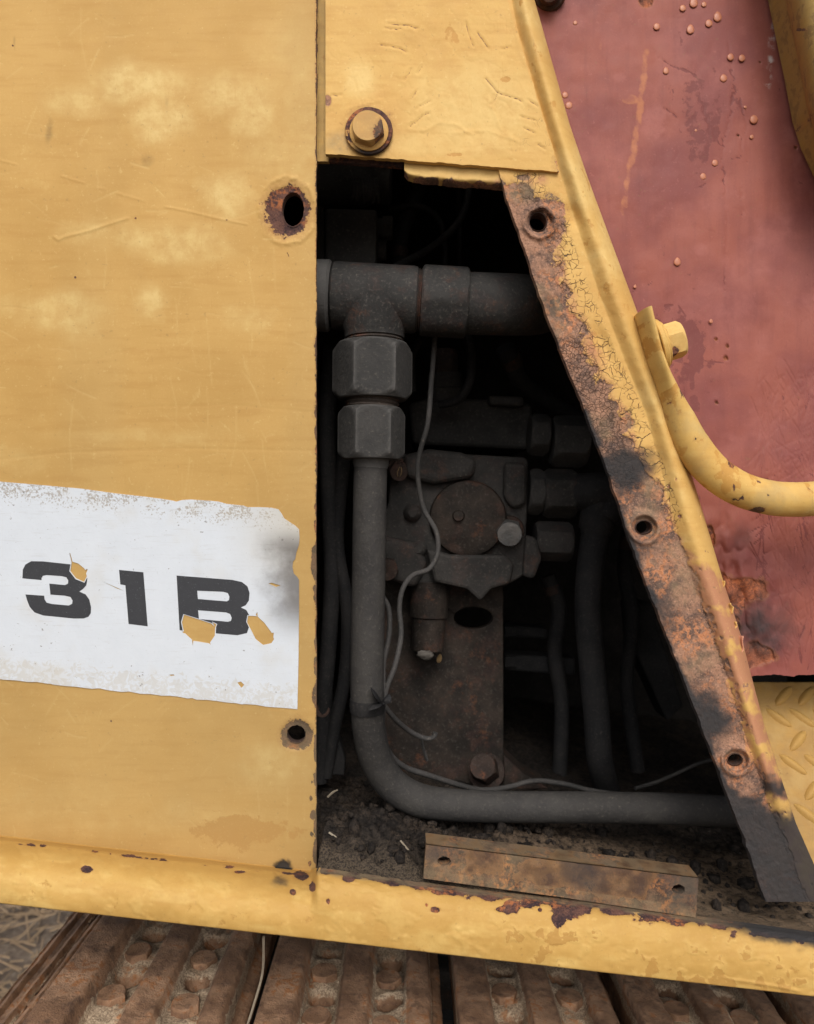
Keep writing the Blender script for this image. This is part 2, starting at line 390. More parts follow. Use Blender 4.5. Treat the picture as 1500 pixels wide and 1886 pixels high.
# ================================================================== the setting
# ---- ground: one sheet to the horizon
def ground_mat():
    N = NT('dry_ground'); a = N.noise(3, 6, .6); b = N.noise(40, 6, .7)
    c = N.mix(a, (.09, .062, .042, 1), (.14, .10, .07, 1)); c = N.mix(N.ramp(b, .45, .65), c, (.19, .15, .11, 1))
    return N.out(c, .95, N.bump(b, .01, .8))
bm = bmesh.new(); bmesh.ops.create_grid(bm, x_segments=40, y_segments=40, size=200)
tag(bm_obj('ground', bm, ground_mat()), kind='structure')
STRAW = NT('dry_straw'); STRAW = STRAW.out(STRAW.mix(STRAW.noise(30, 2), (.13, .08, .045, 1), (.27, .19, .11, 1)), .8)
V, Q = [], []
rs = np.random.RandomState(3)
for i in range(2600):
    x, y = rs.uniform(-1.5, -.45), rs.uniform(.35, 2.3); a = rs.uniform(0, 6.28); L = rs.uniform(.03, .12); z = rs.uniform(.003, .03); wd = rs.uniform(.0012, .003)
    dx, dy = math.cos(a) * L, math.sin(a) * L; nx, ny = -math.sin(a) * wd, math.cos(a) * wd; up = rs.uniform(-.01, .02)
    b0 = len(V); V += [(x - nx, y - ny, z), (x + nx, y + ny, z), (x, y, z + wd * 1.5), (x + dx - nx, y + dy - ny, z + up), (x + dx + nx, y + dy + ny, z + up), (x + dx, y + dy, z + up + wd * 1.5)]
    Q += [(b0, b0 + 3, b0 + 5, b0 + 2), (b0 + 2, b0 + 5, b0 + 4, b0 + 1)]
tag(link('straw', mesh_np('straw', V, Q), STRAW), 'dry pale straw lying on the ground beyond the track', 'straw', kind='stuff')

# ---- the dark bay behind the opening
def yt(x): return np.interp(x, [-600, 580, 810, 920, 1080, 1280, 1400, 1500, 2100], [1470, 1602, 1634, 1648, 1664, 1692, 1708, 1722, 1800])   # inner top edge of the sill
def floor_z(x):                                                                     # world height of the bay floor at world x
    px = CX + np.asarray(x) / K(.012); return H + (CY - yt(px)) * K(.012)
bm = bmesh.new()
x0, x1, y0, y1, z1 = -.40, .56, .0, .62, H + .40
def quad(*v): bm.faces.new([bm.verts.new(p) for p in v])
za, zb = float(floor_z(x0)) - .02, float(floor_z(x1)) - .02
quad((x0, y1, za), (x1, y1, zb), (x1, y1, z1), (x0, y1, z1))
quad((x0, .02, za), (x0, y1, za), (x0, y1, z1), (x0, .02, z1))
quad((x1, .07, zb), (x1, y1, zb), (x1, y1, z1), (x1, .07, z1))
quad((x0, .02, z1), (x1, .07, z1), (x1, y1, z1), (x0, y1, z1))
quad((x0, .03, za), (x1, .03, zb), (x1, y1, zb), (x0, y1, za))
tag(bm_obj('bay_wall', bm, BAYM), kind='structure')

# ================================================================== left side panel
panel = empty('side_panel', P(290, 1560, 0))
tag(panel, 'large faded yellow sheet metal panel carrying the white number decal', 'panel')
xs = np.concatenate([np.linspace(-420, -10, 40), np.arange(-6, 583, 2.25), [583.]])
ts = np.concatenate([np.linspace(0, .13, 40)[:-1], np.linspace(.13, 1, 760)])
X = np.repeat(xs[None, :], len(ts), 0)
Ybot = 1545 + .113 * X; Y = -260 + ts[:, None] * (Ybot + 260)
n8 = fbm(X, Y, 8, 3, 5); n30 = fbm(X, Y, 30, 4, 6); n120 = fbm(X, Y, 120, 5, 8)
X = X + np.where(X > 575, (n30 - .5) * 3.0, 0)
pale = np.zeros_like(X)
for (cx, cy, rx, ry, s) in [(255, 150, 100, 34, 1), (300, 215, 55, 42, .9), (140, 178, 55, 30, .7), (430, 165, 80, 42, .7), (465, 205, 50, 42, .9), (425, 365, 38, 45, .9), (395, 350, 30, 30, .4),
                            (300, 448, 115, 34, .8), (385, 455, 50, 28, .5), (170, 425, 70, 25, .55), (115, 572, 75, 36, .8), (150, 600, 40, 30, .6), (278, 562, 38, 32, .8), (462, 582, 45, 28, .5), (15, 560, 40, 22, .5),
                            (520, 90, 60, 60, .3), (505, 280, 70, 60, .35), (555, 250, 30, 220, .35), (500, 1420, 60, 45, .6), (40, 855, 60, 25, .35), (250, 800, 170, 16, .35), (300, 1510, 260, 22, .35), (120, 1480, 150, 40, .3)]:
    pale = np.maximum(pale, s * blob(X + (n30 - .5) * 46, Y + (n120 - .5) * 60, cx, cy, rx, ry, .75))
pale *= .5 + .6 * sstep(.15, .8, fbm(X, Y, 26, 5, 11))
worn = .0 + .52 * blob(X + (n120 - .5) * 120 + (n30 - .5) * 60, Y + (n30 - .5) * 40, 455, 1530, 110, 34, .9) + .5 * blob(X, Y, 500, 425, 16, 10) + .25 * sstep(1440, 1560, Y)
r1 = np.hypot((X - 531) / 39, (Y - 388) / 45) + (n8 - .5) * .12 + (n30 - .5) * .3
r2 = np.hypot((X - 547) / 29, (Y - 1354) / 27) + (n8 - .5) * .10
rust = np.maximum(1.32 - r1 * .78, 1.3 - r2 * .76)
edge = np.clip(1 - (583 - X) / (7 + 9 * sstep(.45, .75, fbm(X * .3, Y, 40, 3, 21))), 0, 1)
rust = np.maximum(rust, edge * (.35 + .75 * sstep(.4, .7, fbm(X, Y, 22, 3, 22)) * sstep(500, 1000, Y) + .2))
for (cx, cy, rr) in [(139, 511, 2.2), (24, 84, 2), (205, 1328, 2), (573, 1470, 5), (575, 1440, 4), (577, 1500, 8), (574, 1536, 5), (571, 1590, 5), (418, 405, 1.6), (250, 402, 2)]:
    rust = np.maximum(rust, 1.3 - np.hypot((X - cx) / (.6 if cx > 560 else 1), Y - cy) / rr * .8 + (n8 - .5) * 1.2 * (rr > 3))
soot = 1.1 * blob(X, Y, 90, 245, 9, 34, .9, .1) * .35 + .3 * blob(X, Y, 270, 295, 18, 16, .9) + .35 * blob(X, Y, 27, 80, 3, 18, .8)
soot += .25 * blob(X, Y, 307, 195, 6, 26, .9) + .95 * blob(X + (n30 - .5) * 26, Y + (n8 - .5) * 12, 524, 1600, 20, 18, .5)
Dp = dpan(Y) + (n120 - .5) * .0004 + (fbm(X, Y, 420, 2, 31) - .5) * .0006
for pts, wd, hh in [([(113, 324), (155, 337)], 2.2, -.0006), ([(180, 346), (195, 349)], 2.2, -.0005), ([(216, 356), (265, 370)], 2.2, -.0006), ([(305, 381), (352, 390), (400, 402), (455, 413)], 2.2, -.0008),
                    ([(-20, 290), (30, 303)], 2.2, -.0006), ([(100, 436), (108, 442), (120, 436), (165, 425), (200, 413), (236, 402)], 3.2, -.0011), ([(37, 270), (40, 420), (60, 530)], 2, -.0002),
                    ([(150, 660), (162, 740)], 2, -.0002), ([(170, 775), (172, 855)], 2, -.0003), ([(150, 672), (215, 650), (260, 640)], 2.4, .0002), ([(250, 750), (420, 745), (580, 760)], 3, .0002), ([(0, 846), (120, 833), (330, 826), (575, 830)], 3, .0003)]:
    Dp = Dp + hh * .35 * np.exp(-(dline(X, Y, pts) / (wd * .8)) ** 2)
Dp = Dp + .0011 * sstep(1.25, .8, r1) + .0009 * sstep(1.2, .8, r2) - .0007 * np.exp(-((r1 - 1.38) / .1) ** 2) * sstep(.35, .6, n30)
Dp = Dp + .0012 * blob(X, Y, 522, 1603, 18, 17, .3)
sc1 = scratches(X, Y, 170, (-20, 570, -20, 1540), 10, 70, .1, .9, 1.3, 5); sc2 = scratches(X, Y, 60, (-20, 570, -20, 1540), 30, 130, 1.5, .12, 1.4, 6)
pale = np.maximum(pale, .42 * sc1); pale = np.maximum(pale, .35 * sc2); Dp = Dp + sc1 * .00012
sc3 = scratches(X, Y, 70, (60, 583, 560, 1560), 60, 320, .02, .10, 2.2, 7); worn = worn + .38 * sc3
film = .30 * sstep(450, 1500, Y) * (.6 + .8 * n120) + .10 * sstep(.45, .7, fbm(X, Y * .3, 200, 3, 15)); dust = 0 * X  # film deepens downwards: grime plus the lower panel's dimmer light painted in
rust = np.maximum(rust, .62 * scratches(X, Y, 26, (480, 582, 330, 470), 5, 22, .8, 1., 1.6, 8) * (r1 > 1) )
skin = sheet('panel_skin', X, Y, Dp, dict(pale=pale, worn=worn, rust=rust, soot=soot, dust=dust, film=film), YEL, panel,
             holes=[(540, 385, 20, 31), (546, 1352, 17, 16)], thick=.0035)
RIM = dark_metal('rusted_hole_rim', (.07, .045, .038, 1), (.11, .07, .055, 1), .5, rusty=.5)
def ring(name, cx, cy, rx, ry, d0, d1, mat, parent, inner=.0, n=40, flare=1.0):
    bm = bmesh.new(); ra = []
    for (dd, s) in ((d0, flare), (d0 + (d1 - d0) * .35, 1.0), (d1, 1.0)):
        ra.append([bm.verts.new(P(CX, CY, 0) + Vector(((cx + math.cos(2 * math.pi * i / n) * rx * s - CX) * K(d0), dd, (CY - cy - math.sin(2 * math.pi * i / n) * ry * s) * K(d0)))) for i in range(n)])
    for a, b in zip(ra[:-1], ra[1:]):
        for i in range(n): bm.faces.new((a[i], a[(i + 1) % n], b[(i + 1) % n], b[i]))
    return bm_obj(name, bm, mat, parent, smooth=True)
q_ = float(dpan(385)); ring('hole_rim', 540, 385, 19.6, 30.6, q_ + .0012, q_ + .0075, RIM, panel, flare=1.1)
q_ = float(dpan(1352)); ring('hole_rim', 546, 1352, 16.6, 15.6, q_ + .001, q_ + .0075, RIM, panel, flare=1.1)

# ---- decal with lettering, torn edges and peeled patches (real holes in both layers)
Z3 = lambda pts: [(x / 2.5, 870 + y / 2.5) for x, y in pts]
patches = [Z3([(324, 455), (331, 410), (362, 420), (390, 443), (401, 478), (388, 505), (350, 488)]), Z3([(838, 690), (848, 655), (900, 672), (975, 696), (992, 715), (990, 752), (965, 788), (890, 776), (848, 738)]),
           Z3([(1138, 690), (1143, 660), (1185, 662), (1218, 692), (1250, 735), (1263, 768), (1250, 787), (1212, 795), (1178, 768)]), Z3([(1092, 968), (1110, 963), (1126, 978), (1112, 993)]),
           Z3([(1236, 512), (1252, 508), (1294, 521), (1272, 528)]), Z3([(778, 932), (800, 930), (806, 936), (786, 938)])]
patches += [Z3(q) for q in ([(320, 372), (324, 372), (336, 414), (331, 418)], [(388, 452), (402, 444), (404, 449), (396, 470)], [(884, 770), (892, 774), (888, 800)], [(960, 786), (968, 784), (972, 797)], [(1178, 656), (1186, 642), (1188, 666)], [(1244, 740), (1262, 738), (1258, 772)], [(838, 735), (852, 730), (850, 744)], [(980, 690), (998, 700), (990, 720)], [(466, 500), (486, 508), (574, 546), (540, 536)])]
def sub_convex(poly, conv):
    """pieces of a convex polygon outside another convex polygon"""
    ar = sum(a[0] * b[1] - b[0] * a[1] for a, b in zip(conv, conv[1:] + conv[:1]))
    if ar < 0: conv = conv[::-1]
    out, cur = [], poly
    for a, b in zip(conv, conv[1:] + conv[:1]):
        side = lambda p: (b[0] - a[0]) * (p[1] - a[1]) - (b[1] - a[1]) * (p[0] - a[0])
        ins, outs = [], []
        for p, q in zip(cur, cur[1:] + cur[:1]):
            sp, sq = side(p), side(q); (ins if sp >= 0 else outs).append(p)
            if sp * sq < 0:
                t = sp / (sp - sq); m = (p[0] + (q[0] - p[0]) * t, p[1] + (q[1] - p[1]) * t); ins.append(m); outs.append(m)
        if len(outs) >= 3: out.append(outs)
        cur = ins
        if len(cur) < 3: return out
    return out
def grow(poly, s):
    cx = sum(p[0] for p in poly) / len(poly); cy = sum(p[1] for p in poly) / len(poly)
    return [(cx + (x - cx) * (1 + s / math.hypot(x - cx, y - cy)), cy + (y - cy) * (1 + s / math.hypot(x - cx, y - cy))) for x, y in poly]
def hull(p):
    p = sorted(set(p)); cr = lambda o, a, b: (a[0] - o[0]) * (b[1] - o[1]) - (a[1] - o[1]) * (b[0] - o[0])
    h = []
    for seq in (p, p[::-1]):
        k = []
        for q in seq:
            while len(k) > 1 and cr(k[-2], k[-1], q) <= 0: k.pop()
            k.append(q)
        h += k[:-1]
    return h
def film(name, loops, d0, thick, mat, parent, g):
    L3 = [[Vector((x, y, 0)) for x, y in l] for l in loops]; flat = [p for l in loops for p in l]
    polys = [[flat[i] for i in t] for t in tessellate_polygon(L3)]
    for c in patches:
        c = hull(grow(c, g) if g else c); polys = [r for p in polys for r in sub_convex(p, c)]
    bm = bmesh.new()
    for p in polys:
        try: bm.faces.new([bm.verts.new(P(x, y, d0 + float(dpan(y)))) for x, y in p])
        except ValueError: pass
    bmesh.ops.remove_doubles(bm, verts=bm.verts, dist=2e-6)
    bmesh.ops.recalc_face_normals(bm, faces=bm.faces)
    bd = [e for e in bm.edges if e.is_boundary]
    r = bmesh.ops.extrude_edge_only(bm, edges=bd)
    for v in [v for v in r['geom'] if isinstance(v, bmesh.types.BMVert)]: v.co.y += thick
    return bm_obj(name, bm, mat, parent)
def decal_mat():
    N = NT('worn_white_decal'); sx = N.n.new('ShaderNodeSeparateXYZ'); N.set(sx.inputs[0], N.co)
    k = K(.017); px = N.math('ADD', N.math('DIVIDE', sx.outputs[0], k), CX); py = N.math('SUBTRACT', CY, N.math('DIVIDE', N.math('SUBTRACT', sx.outputs[2], H), k))
    v = N.math('SUBTRACT', py, N.math('ADD', 887, N.math('MULTIPLY', px, .103)))
    a = N.noise(60, 5, .65); b = N.noise(420, 5, .7); b2 = N.noise(180, 4, .6, 1.5)
    c = N.mix(a, (.54, .58, .63, 1), (.62, .66, .71, 1))
    top = N.ramp(v, 8, 62, 1, 0); bot = N.ramp(v, 300, 352, 0, 1)
    m = N.ramp(N.math('ADD', N.noise(700, 3, .7), N.math('MULTIPLY', N.math('SUBTRACT', N.math('MULTIPLY', top, N.ramp(a, .3, .55)), 1), .25)), .44, .54)
    c = N.mix(N.math('MULTIPLY', m, .75), c, (.27, .23, .18, 1))
    m2 = N.ramp(N.math('ADD', b2, N.math('MULTIPLY', N.math('SUBTRACT', bot, 1), .35)), .42, .55)
    c = N.mix(N.math('MULTIPLY', m2, .38), c, (.46, .42, .34, 1))
    sf = N.noise(1, 3, .65, co=N.scaled((60, 60, 700))); c = N.mix(N.math('MULTIPLY', N.ramp(sf, .55, .75), .3), c, (.42, .42, .42, 1))
    st_ = N.noise(22, 3, .6); c = N.mix(N.math('MULTIPLY', N.ramp(st_, .52, .72), .22), c, (.48, .42, .30, 1))
    # yellowing towards the exposed right end and the black scorch beside it
    yl = N.math('MULTIPLY', N.ramp(px, 380, 560), N.ramp(v, 190, 40))
    c = N.mix(N.math('MULTIPLY', yl, .6), c, (.46, .41, .31, 1))
    so_ = N.math('MULTIPLY', N.ramp(N.math('ADD', px, N.math('MULTIPLY', N.math('SUBTRACT', a, .5), 90)), 455, 545), N.math('MULTIPLY', N.ramp(v, 20, 75), N.ramp(v, 165, 260, 1, 0)))
    c = N.mix(N.math('MULTIPLY', so_, .82), c, (.10, .09, .085, 1))
    sp = N.ramp(N.math('ADD', N.noise(240, 3, .6), N.math('MULTIPLY', N.ramp(px, 140, 0), .03)), .70, .73); c = N.mix(N.math('MULTIPLY', sp, .75), c, (.16, .15, .14, 1))
    sp = N.ramp(N.noise(900, 2, .6), .70, .74); c = N.mix(N.math('MULTIPLY', sp, .5), c, (.25, .24, .23, 1))
    return N.out(c, .42, N.bump(N.math('ADD', a, N.math('MULTIPLY', b, .3)), .0006, .4), spec=.4)
def ink_mat():
    N = NT('worn_black_print'); a = N.noise(900, 4, .7); b = N.noise(200, 4, .6)
    c = N.mix(b, (.024, .026, .031, 1), (.034, .036, .042, 1)); c = N.mix(N.math('MULTIPLY', N.ramp(a, .6, .74), .5), c, (.20, .21, .23, 1))
    return N.out(c, .65, N.bump(b, .0004, .3))
dec = [(-330, 853), (-150, 872), (0, 887), (60, 892), (150, 900), (215, 909), (270, 915), (300, 919), (318, 922), (325, 924), (335, 921), (352, 920), (385, 922), (403, 924), (418, 928), (427, 929), (448, 931), (456, 934), (480, 934), (500, 935), (513, 938),
       (519, 946), (524, 955), (533, 961), (544, 968), (551, 975), (552, 990), (551, 1003), (546, 1018), (544, 1030), (540, 1034), (539, 1044), (541, 1056), (548, 1063), (551, 1068), (551, 1130), (550, 1220), (549, 1262), (548, 1306)]
rs = np.random.RandomState(5)
bx = 548
while bx > -330:
    dec.append((bx, 1250 + .104 * bx + rs.uniform(-1.2, 1.2))); bx -= rs.uniform(5, 22)
dec.append((-330, 1216))
decal = film('decal', [dec], -.0007, .0007, decal_mat(), panel, 0)
decal['label'] = 'worn white decal with black characters 31B and peeled patches'
INK = ink_mat()
g3 = Z3([(104, 488), (106, 448), (118, 424), (145, 409), (200, 410), (330, 424), (378, 441), (398, 462), (403, 490), (398, 520), (383, 537), (366, 549), (395, 562), (412, 586), (420, 620), (419, 648), (408, 665), (385, 673), (340, 673), (200, 659), (160, 645), (138, 620), (126, 590), (118, 562),
         (204, 568), (206, 585), (216, 600), (240, 606), (318, 613), (333, 605), (335, 590), (325, 574), (300, 568), (233, 563), (228, 512), (300, 519), (314, 512), (315, 498), (306, 483), (285, 478), (215, 473), (198, 477), (192, 487), (192, 496)])
g1 = Z3([(549, 449), (661, 460), (681, 709), (593, 698), (578, 520), (555, 516)])
gB = Z3([(814, 475), (1070, 495), (1115, 505), (1140, 525), (1150, 555), (1147, 590), (1132, 612), (1110, 622), (1135, 634), (1150, 660), (1150, 705), (1138, 740), (1095, 750), (828, 727)])
gBh = [Z3([(909, 545), (1030, 550), (1050, 556), (1057, 572), (1055, 588), (1045, 594), (912, 583)]), Z3([(913, 635), (1042, 645), (1060, 652), (1068, 670), (1064, 684), (1050, 688), (917, 675)])]
film('character_3', [g3], -.0008, .0001, INK, decal, 1.6)
film('character_1', [g1], -.0008, .0001, INK, decal, 1.6)
film('character_b', [gB] + gBh, -.0008, .0001, INK, decal, 1.6)

# ================================================================== upper plate, backing flange and its bolt
upper = empty('upper_plate', P(800, 300, 0))
tag(upper, 'crackled yellow plate above the opening with one bolt hole in its lower left corner', 'plate')
s_, t_ = np.meshgrid(np.linspace(0, 1, 200), np.concatenate([np.linspace(0, .42, 30)[:-1], np.linspace(.42, 1, 150)]))
Y0 = -260 + t_ * (283 + 260)
X = 600 + s_ * (935 + .302 * Y0 - 600); Y = np.where(True, -260 + t_ * (283 + .079 * (X - 600) + 260), 0)
X = 600 + s_ * (935 + .302 * Y - 600) + (s_ > .995) * (fbm(X, Y, 12, 3, 41) - .5) * 6; n30 = fbm(X, Y, 30, 4, 42); n120 = fbm(X, Y, 120, 4, 43); n8 = fbm(X, Y, 9, 3, 44)
Y = Y + (t_ > .995) * (fbm(X, Y, 14, 3, 45) - .5) * 4
crk = [[(895, 145), (918, 172), (945, 180), (960, 186)], [(918, 172), (905, 192)], [(715, 45), (755, 48), (770, 52)], [(710, 52), (740, 54)], [(745, 147), (757, 127)], [(770, 135), (778, 122)], [(757, 182), (770, 165)], [(768, 200), (792, 185)], [(755, 232), (770, 222), (790, 208)],
       [(700, 82), (735, 88), (748, 95)], [(858, 40), (863, 60), (872, 85)], [(925, 90), (940, 87)], [(960, 215), (985, 222)], [(965, 235), (985, 245)], [(990, 265), (1005, 275)], [(975, 185), (990, 195)], [(880, 60), (900, 90)], [(612, 176), (630, 175)]]
rid = [[(755, 240), (785, 240), (810, 225), (840, 230), (875, 248)], [(900, 180), (920, 230), (940, 250), (945, 275)], [(835, 245), (900, 240), (960, 262)], [(612, 262), (640, 200), (700, 185)], [(940, 20), (950, 60), (965, 120)]]
cr = np.zeros_like(X); Dp = .004 + (n120 - .5) * .0010 + (n30 - .5) * .0007 + (np.abs(fbm(X, Y, 45, 3, 47) - .5) < .02) * .0001
for l in crk:
    dl = dline(X + (n8 - .5) * 5, Y + (n8 - .5) * 5, l); cr = np.maximum(cr, 1.0 - dl / 1.9); Dp = Dp + .0003 * np.exp(-(dl / 2) ** 2) - .00012 * np.exp(-((dl - 5) / 4) ** 2)
for l in rid: Dp = Dp - .00025 * np.exp(-(dline(X + (n30 - .5) * 16, Y, l) / 3.5) ** 2)
for (cx, cy) in [(780, 272), (860, 268), (870, 96), (795, 101), (755, 62)]:
    rr = np.hypot(X - cx, Y - cy); Dp = Dp - .0001 * np.exp(-((rr - 9) / 3.5) ** 2)
rust = np.maximum(cr * .68, 0); rust = np.maximum(rust, 1.2 - np.hypot((X - 604) / 8, (Y - 186) / 12) * .8)
rust = np.maximum(rust, .55 * (1 - np.clip((1030 - .0 - X) / 30, 0, 1)) * (Y > 285)); rust = np.maximum(rust, 1.15 - np.hypot((X - 680) / 47, (Y - 243) / 49) * .7 - (n30 - .5) * .5 - .12)
pale = np.maximum(.9 * blob(X + (n30 - .5) * 40, Y, 665, 145, 35, 35), .65 * blob(X + (n30 - .5) * 60, Y + (n30 - .5) * 60, 870, 200, 130, 90))
pale = np.maximum(pale, .5 * blob(X, Y, 800, 265, 200, 25))
worn = .65 * blob(X + (n30 - .5) * 30, Y, 838, 285, 18, 6) + .6 * blob(X, Y, 930, 146, 16, 8) + .55 * blob(X + (n30 - .5) * 40, Y, 835, 60, 25, 30)
sheet('plate_skin', X, Y, Dp, dict(pale=pale, worn=worn, rust=rust, dust=.5 * blob(X, Y, 640, 262, 50, 22), crack=.0 + .42 * sstep(.5, .72, fbm(X, Y, 60, 3, 48)) * sstep(850, 980, X)), YELC, upper, thick=.0042, holes=[(680, 243, 12, 12)])

flange = empty('door_jamb', P(590, 300, .012))
tag(flange, 'narrow recessed dull yellow strip between side panel and upper plate', 'jamb')
def simple_sheet(name, x0, x1, y0, y1, d, parent, mat, nx, ny, at, slope=0., thick=.004, holes=()):
    X, T = np.meshgrid(np.linspace(x0, x1, nx), np.linspace(0, 1, ny)); Y = y0 + T * (y1 + slope * (X - x0) - y0)
    return sheet(name, X, Y, d + (fbm(X, Y, 40, 3, 3) - .5) * .0006, {k: f(X, Y) for k, f in at.items()}, mat, parent, thick=thick, holes=holes)
simple_sheet('jamb_strip', 560, 606, -260, 297, .0125, flange, YELP, 30, 200, dict(rust=lambda X, Y: .75 * (1 - np.clip((X - 583) / 5, 0, 1)) * sstep(.4, .6, fbm(X, Y, 30, 3, 9)) + .1, worn=lambda X, Y: .35 + X * 0, dust=lambda X, Y: .3 + 0 * X))
simple_sheet('jamb_foot', 607, 742, 250, 297, .0125, flange, YELP, 90, 24, dict(rust=lambda X, Y: .45 + .3 * sstep(290, 300, Y), soot=lambda X, Y: .35 + X * 0), slope=.075)

bolt = empty('hex_bolt', P(680, 243, .004)); tag(bolt, 'painted hex bolt with chipped washer in the upper yellow plate', 'bolt')
BOLTY = paint('chipped_bolt_paint', srgb(205, 165, 98), srgb(190, 148, 84), srgb(222, 190, 120), srgb(170, 120, 66))
WASH = dark_metal('purple_rust_washer', (.075, .040, .040, 1), (.10, .055, .05, 1), .3, rusty=.3)
c0 = P(680, 243, .0)
wsh = lathe('washer', P(680, 244, .0035), P(680, 244, .0035) + Vector((0, -.0032, 0)), [(0, .0155), (.5, .0158), (.9, .0154), (1, .0146), (1, .006)], BOLTY, bolt, wob=.01)
wear(wsh, dict(rust=lambda c: .95 + .3 * (c[:, 2] - P(680, 243).z) / .012 + .3 * (c[:, 0] - P(680, 243).x) / .012 + .9 * (fbm(c[:, 0] * 2800, c[:, 2] * 2800, 14, 3, 2) - .5), soot=lambda c: .7 * sstep(.004, .014, P(680, 243).z - c[:, 2])))  # soot term darkens the washer towards its bottom
b0 = Vector((c0.x - .0005, -.0002, c0.z)); b1 = b0 + Vector((0, -.0085, 0))
lathe('bolt_flange', Vector((c0.x, .0005, c0.z)), Vector((c0.x, -.0018, c0.z)), [(0, .0125), (.7, .0128), (1, .0118), (1, .006)], BOLTY, bolt)
hd = hexnut('bolt_head', b0, b1, .0098, BOLTY, bolt, rot=.35, both=False, cham=.55)
wear(hd, dict(rust=lambda c: 1.15 - np.hypot((c[:, 0] - b0.x - .0105) / .006, (c[:, 2] - b0.z + .004) / .008) * .6, dust=lambda c: .25))

# ---- small tab below the upper plate
tab = empty('support_tab', P(835, 335, .006)); tag(tab, 'short rust-edged yellow tab peeking below the upper plate', 'tab')
X, T = np.meshgrid(np.linspace(745, 930, 120), np.linspace(0, 1, 36))
yb = np.interp(X, [745, 752, 762, 930], [318, 327, 331, 345]) + (fbm(X, X * 0, 14, 3, 4) - .5) * 5
Y = 285 + T * (yb - 285)
Dp = .009 + .004 * np.clip((T - .8) / .2, 0, 1) ** 2 + (fbm(X, Y, 25, 3, 6) - .5) * .001
sheet('tab_skin', X, Y, Dp, dict(rust=sstep(.78, 1.08, T + (fbm(X, Y, 18, 4, 7) - .5) * .5) * 1.0, pale=.5 + 0 * X, prim=.55 * sstep(800, 930, X) * T, crack=.35 * sstep(820, 900, X)), YELC, tab, thick=.006)

# ================================================================== slanted post
post = empty('slanted_post', P(1440, 1655, .01))
tag(post, 'slanting folded steel post with cracked yellow paint, rust and three bolt holes', 'post')
Lp = [(905, -300), (912, 300), (920, 315), (935, 370), (961, 440), (982, 505), (1000, 560), (1035, 650), (1075, 750), (1110, 842), (1140, 930), (1158, 990), (1190, 1075), (1220, 1150), (1255, 1240), (1290, 1330), (1335, 1450), (1370, 1540), (1411, 1660)]
Fp = [(880, -300), (955, 60), (1030, 310), (1068, 430), (1104, 540), (1150, 660), (1190, 760), (1212, 840), (1238, 950), (1272, 1060), (1308, 1160), (1343, 1260), (1378, 1370), (1412, 1470), (1446, 1560), (1485, 1660)]
Rp = [(905, -300), (985, 0), (1050, 230), (1084, 330), (1130, 455), (1180, 590), (1222, 715), (1262, 832), (1297, 950), (1331, 1065), (1365, 1170), (1391, 1270), (1411, 1345), (1443, 1445), (1466, 1515), (1512, 1620), (1530, 1660)]
ys = np.concatenate([np.linspace(-300, 290, 120)[:-1], np.arange(290, 1660, 2.4), [1661]])
wj = np.concatenate([np.linspace(0, 1, 74), 1 + np.linspace(0, 1, 46)[1:], 2 + np.linspace(0, 1, 5)[1:]])
Yg, Wg = np.meshgrid(ys, wj, indexing='ij')
Lx, Fx, Rx = lerpc(Yg, Lp), lerpc(Yg, Fp), lerpc(Yg, Rp)
Fx = np.maximum(Fx, Lx + 4)
wr = np.clip(Wg - 1, 0, 1); X = np.where(Wg <= 1, Lx + (Fx - Lx) * Wg, Fx + (Rx - Fx) * wr)
dfl = .0075
dr = np.where(wr < .5, dfl - .007 * sstep(-.12, .5, wr), dfl - .007 + .024 * (1 - np.sqrt(np.clip(1 - ((wr - .5) / .5) ** 2, 0, 1))))
foot = 1 - sstep(1430, 1545, Yg); dr = dfl - .007 * sstep(-.12, .5, 0 * Wg) * foot + (dr - (dfl - .007 * sstep(-.12, .5, 0 * Wg))) * foot
Dp = np.where(Wg <= 1, dfl - .007 * sstep(-.12, .5, 0 * Wg) * foot, dr)
back = np.clip(Wg - 2, 0, 1); dB = Dp + back * .05; X = CX + (X - CX) * (D + Dp) / (D + dB); Y = CY + (Yg - CY) * (D + Dp) / (D + dB)
X = X + (Wg < .02) * (fbm(X, Y, 20, 3, 61) - .5) * 5
n8 = fbm(X, Y, 8, 3, 51); n20 = fbm(X, Y, 20, 4, 52); n60 = fbm(X, Y, 60, 4, 53); n150 = fbm(X, Y, 150, 4, 54)
wob = (n60 - .5) * .9 + (n20 - .5) * .7 + (n8 - .5) * .25
lim = .04 + np.interp(Yg, [300, 345, 380, 430, 520, 650, 820, 900, 960, 1050, 1150, 1300, 1660], [-.3, .05, .45, .42, .40, .46, .58, .78, .9, .98, 1.0, 1.02, 1.1])    # how far across the flat the coat is gone
flatW = np.clip(Wg, 0, 1.6)
rust = .5 + (lim - flatW + wob * .5) * 2.2
rust = np.maximum(rust, 1.5 - np.hypot(X - 997, Y - 412) / 46 * .95 + (n20 - .5) * .6)
rust = np.maximum(rust, 1.35 - np.hypot((X - 950) / 34, (Y - 372) / 34) * .8)
rust = np.maximum(rust, 1.2 - np.hypot((X - 964) / 14, (Y - 327) / 6) * .8); rust = np.where(Y < 318, 0, rust)
rust = rust * (Wg < 1.5) + (Wg >= 1.5) * .1
rust = np.maximum(rust, .95 - np.hypot(X - 1252, Y - 951) / 8); rust = np.maximum(rust, (Wg > 1) * .6 * sstep(.68, .76, fbm(X, Y, 14, 4, 58)) * sstep(500, 1000, Yg))
rust = np.maximum(rust, (Wg > 1.02) * (Wg < 1.3) * sstep(900, 1150, Yg) * (.35 + (n20 - .5) * 1.3))
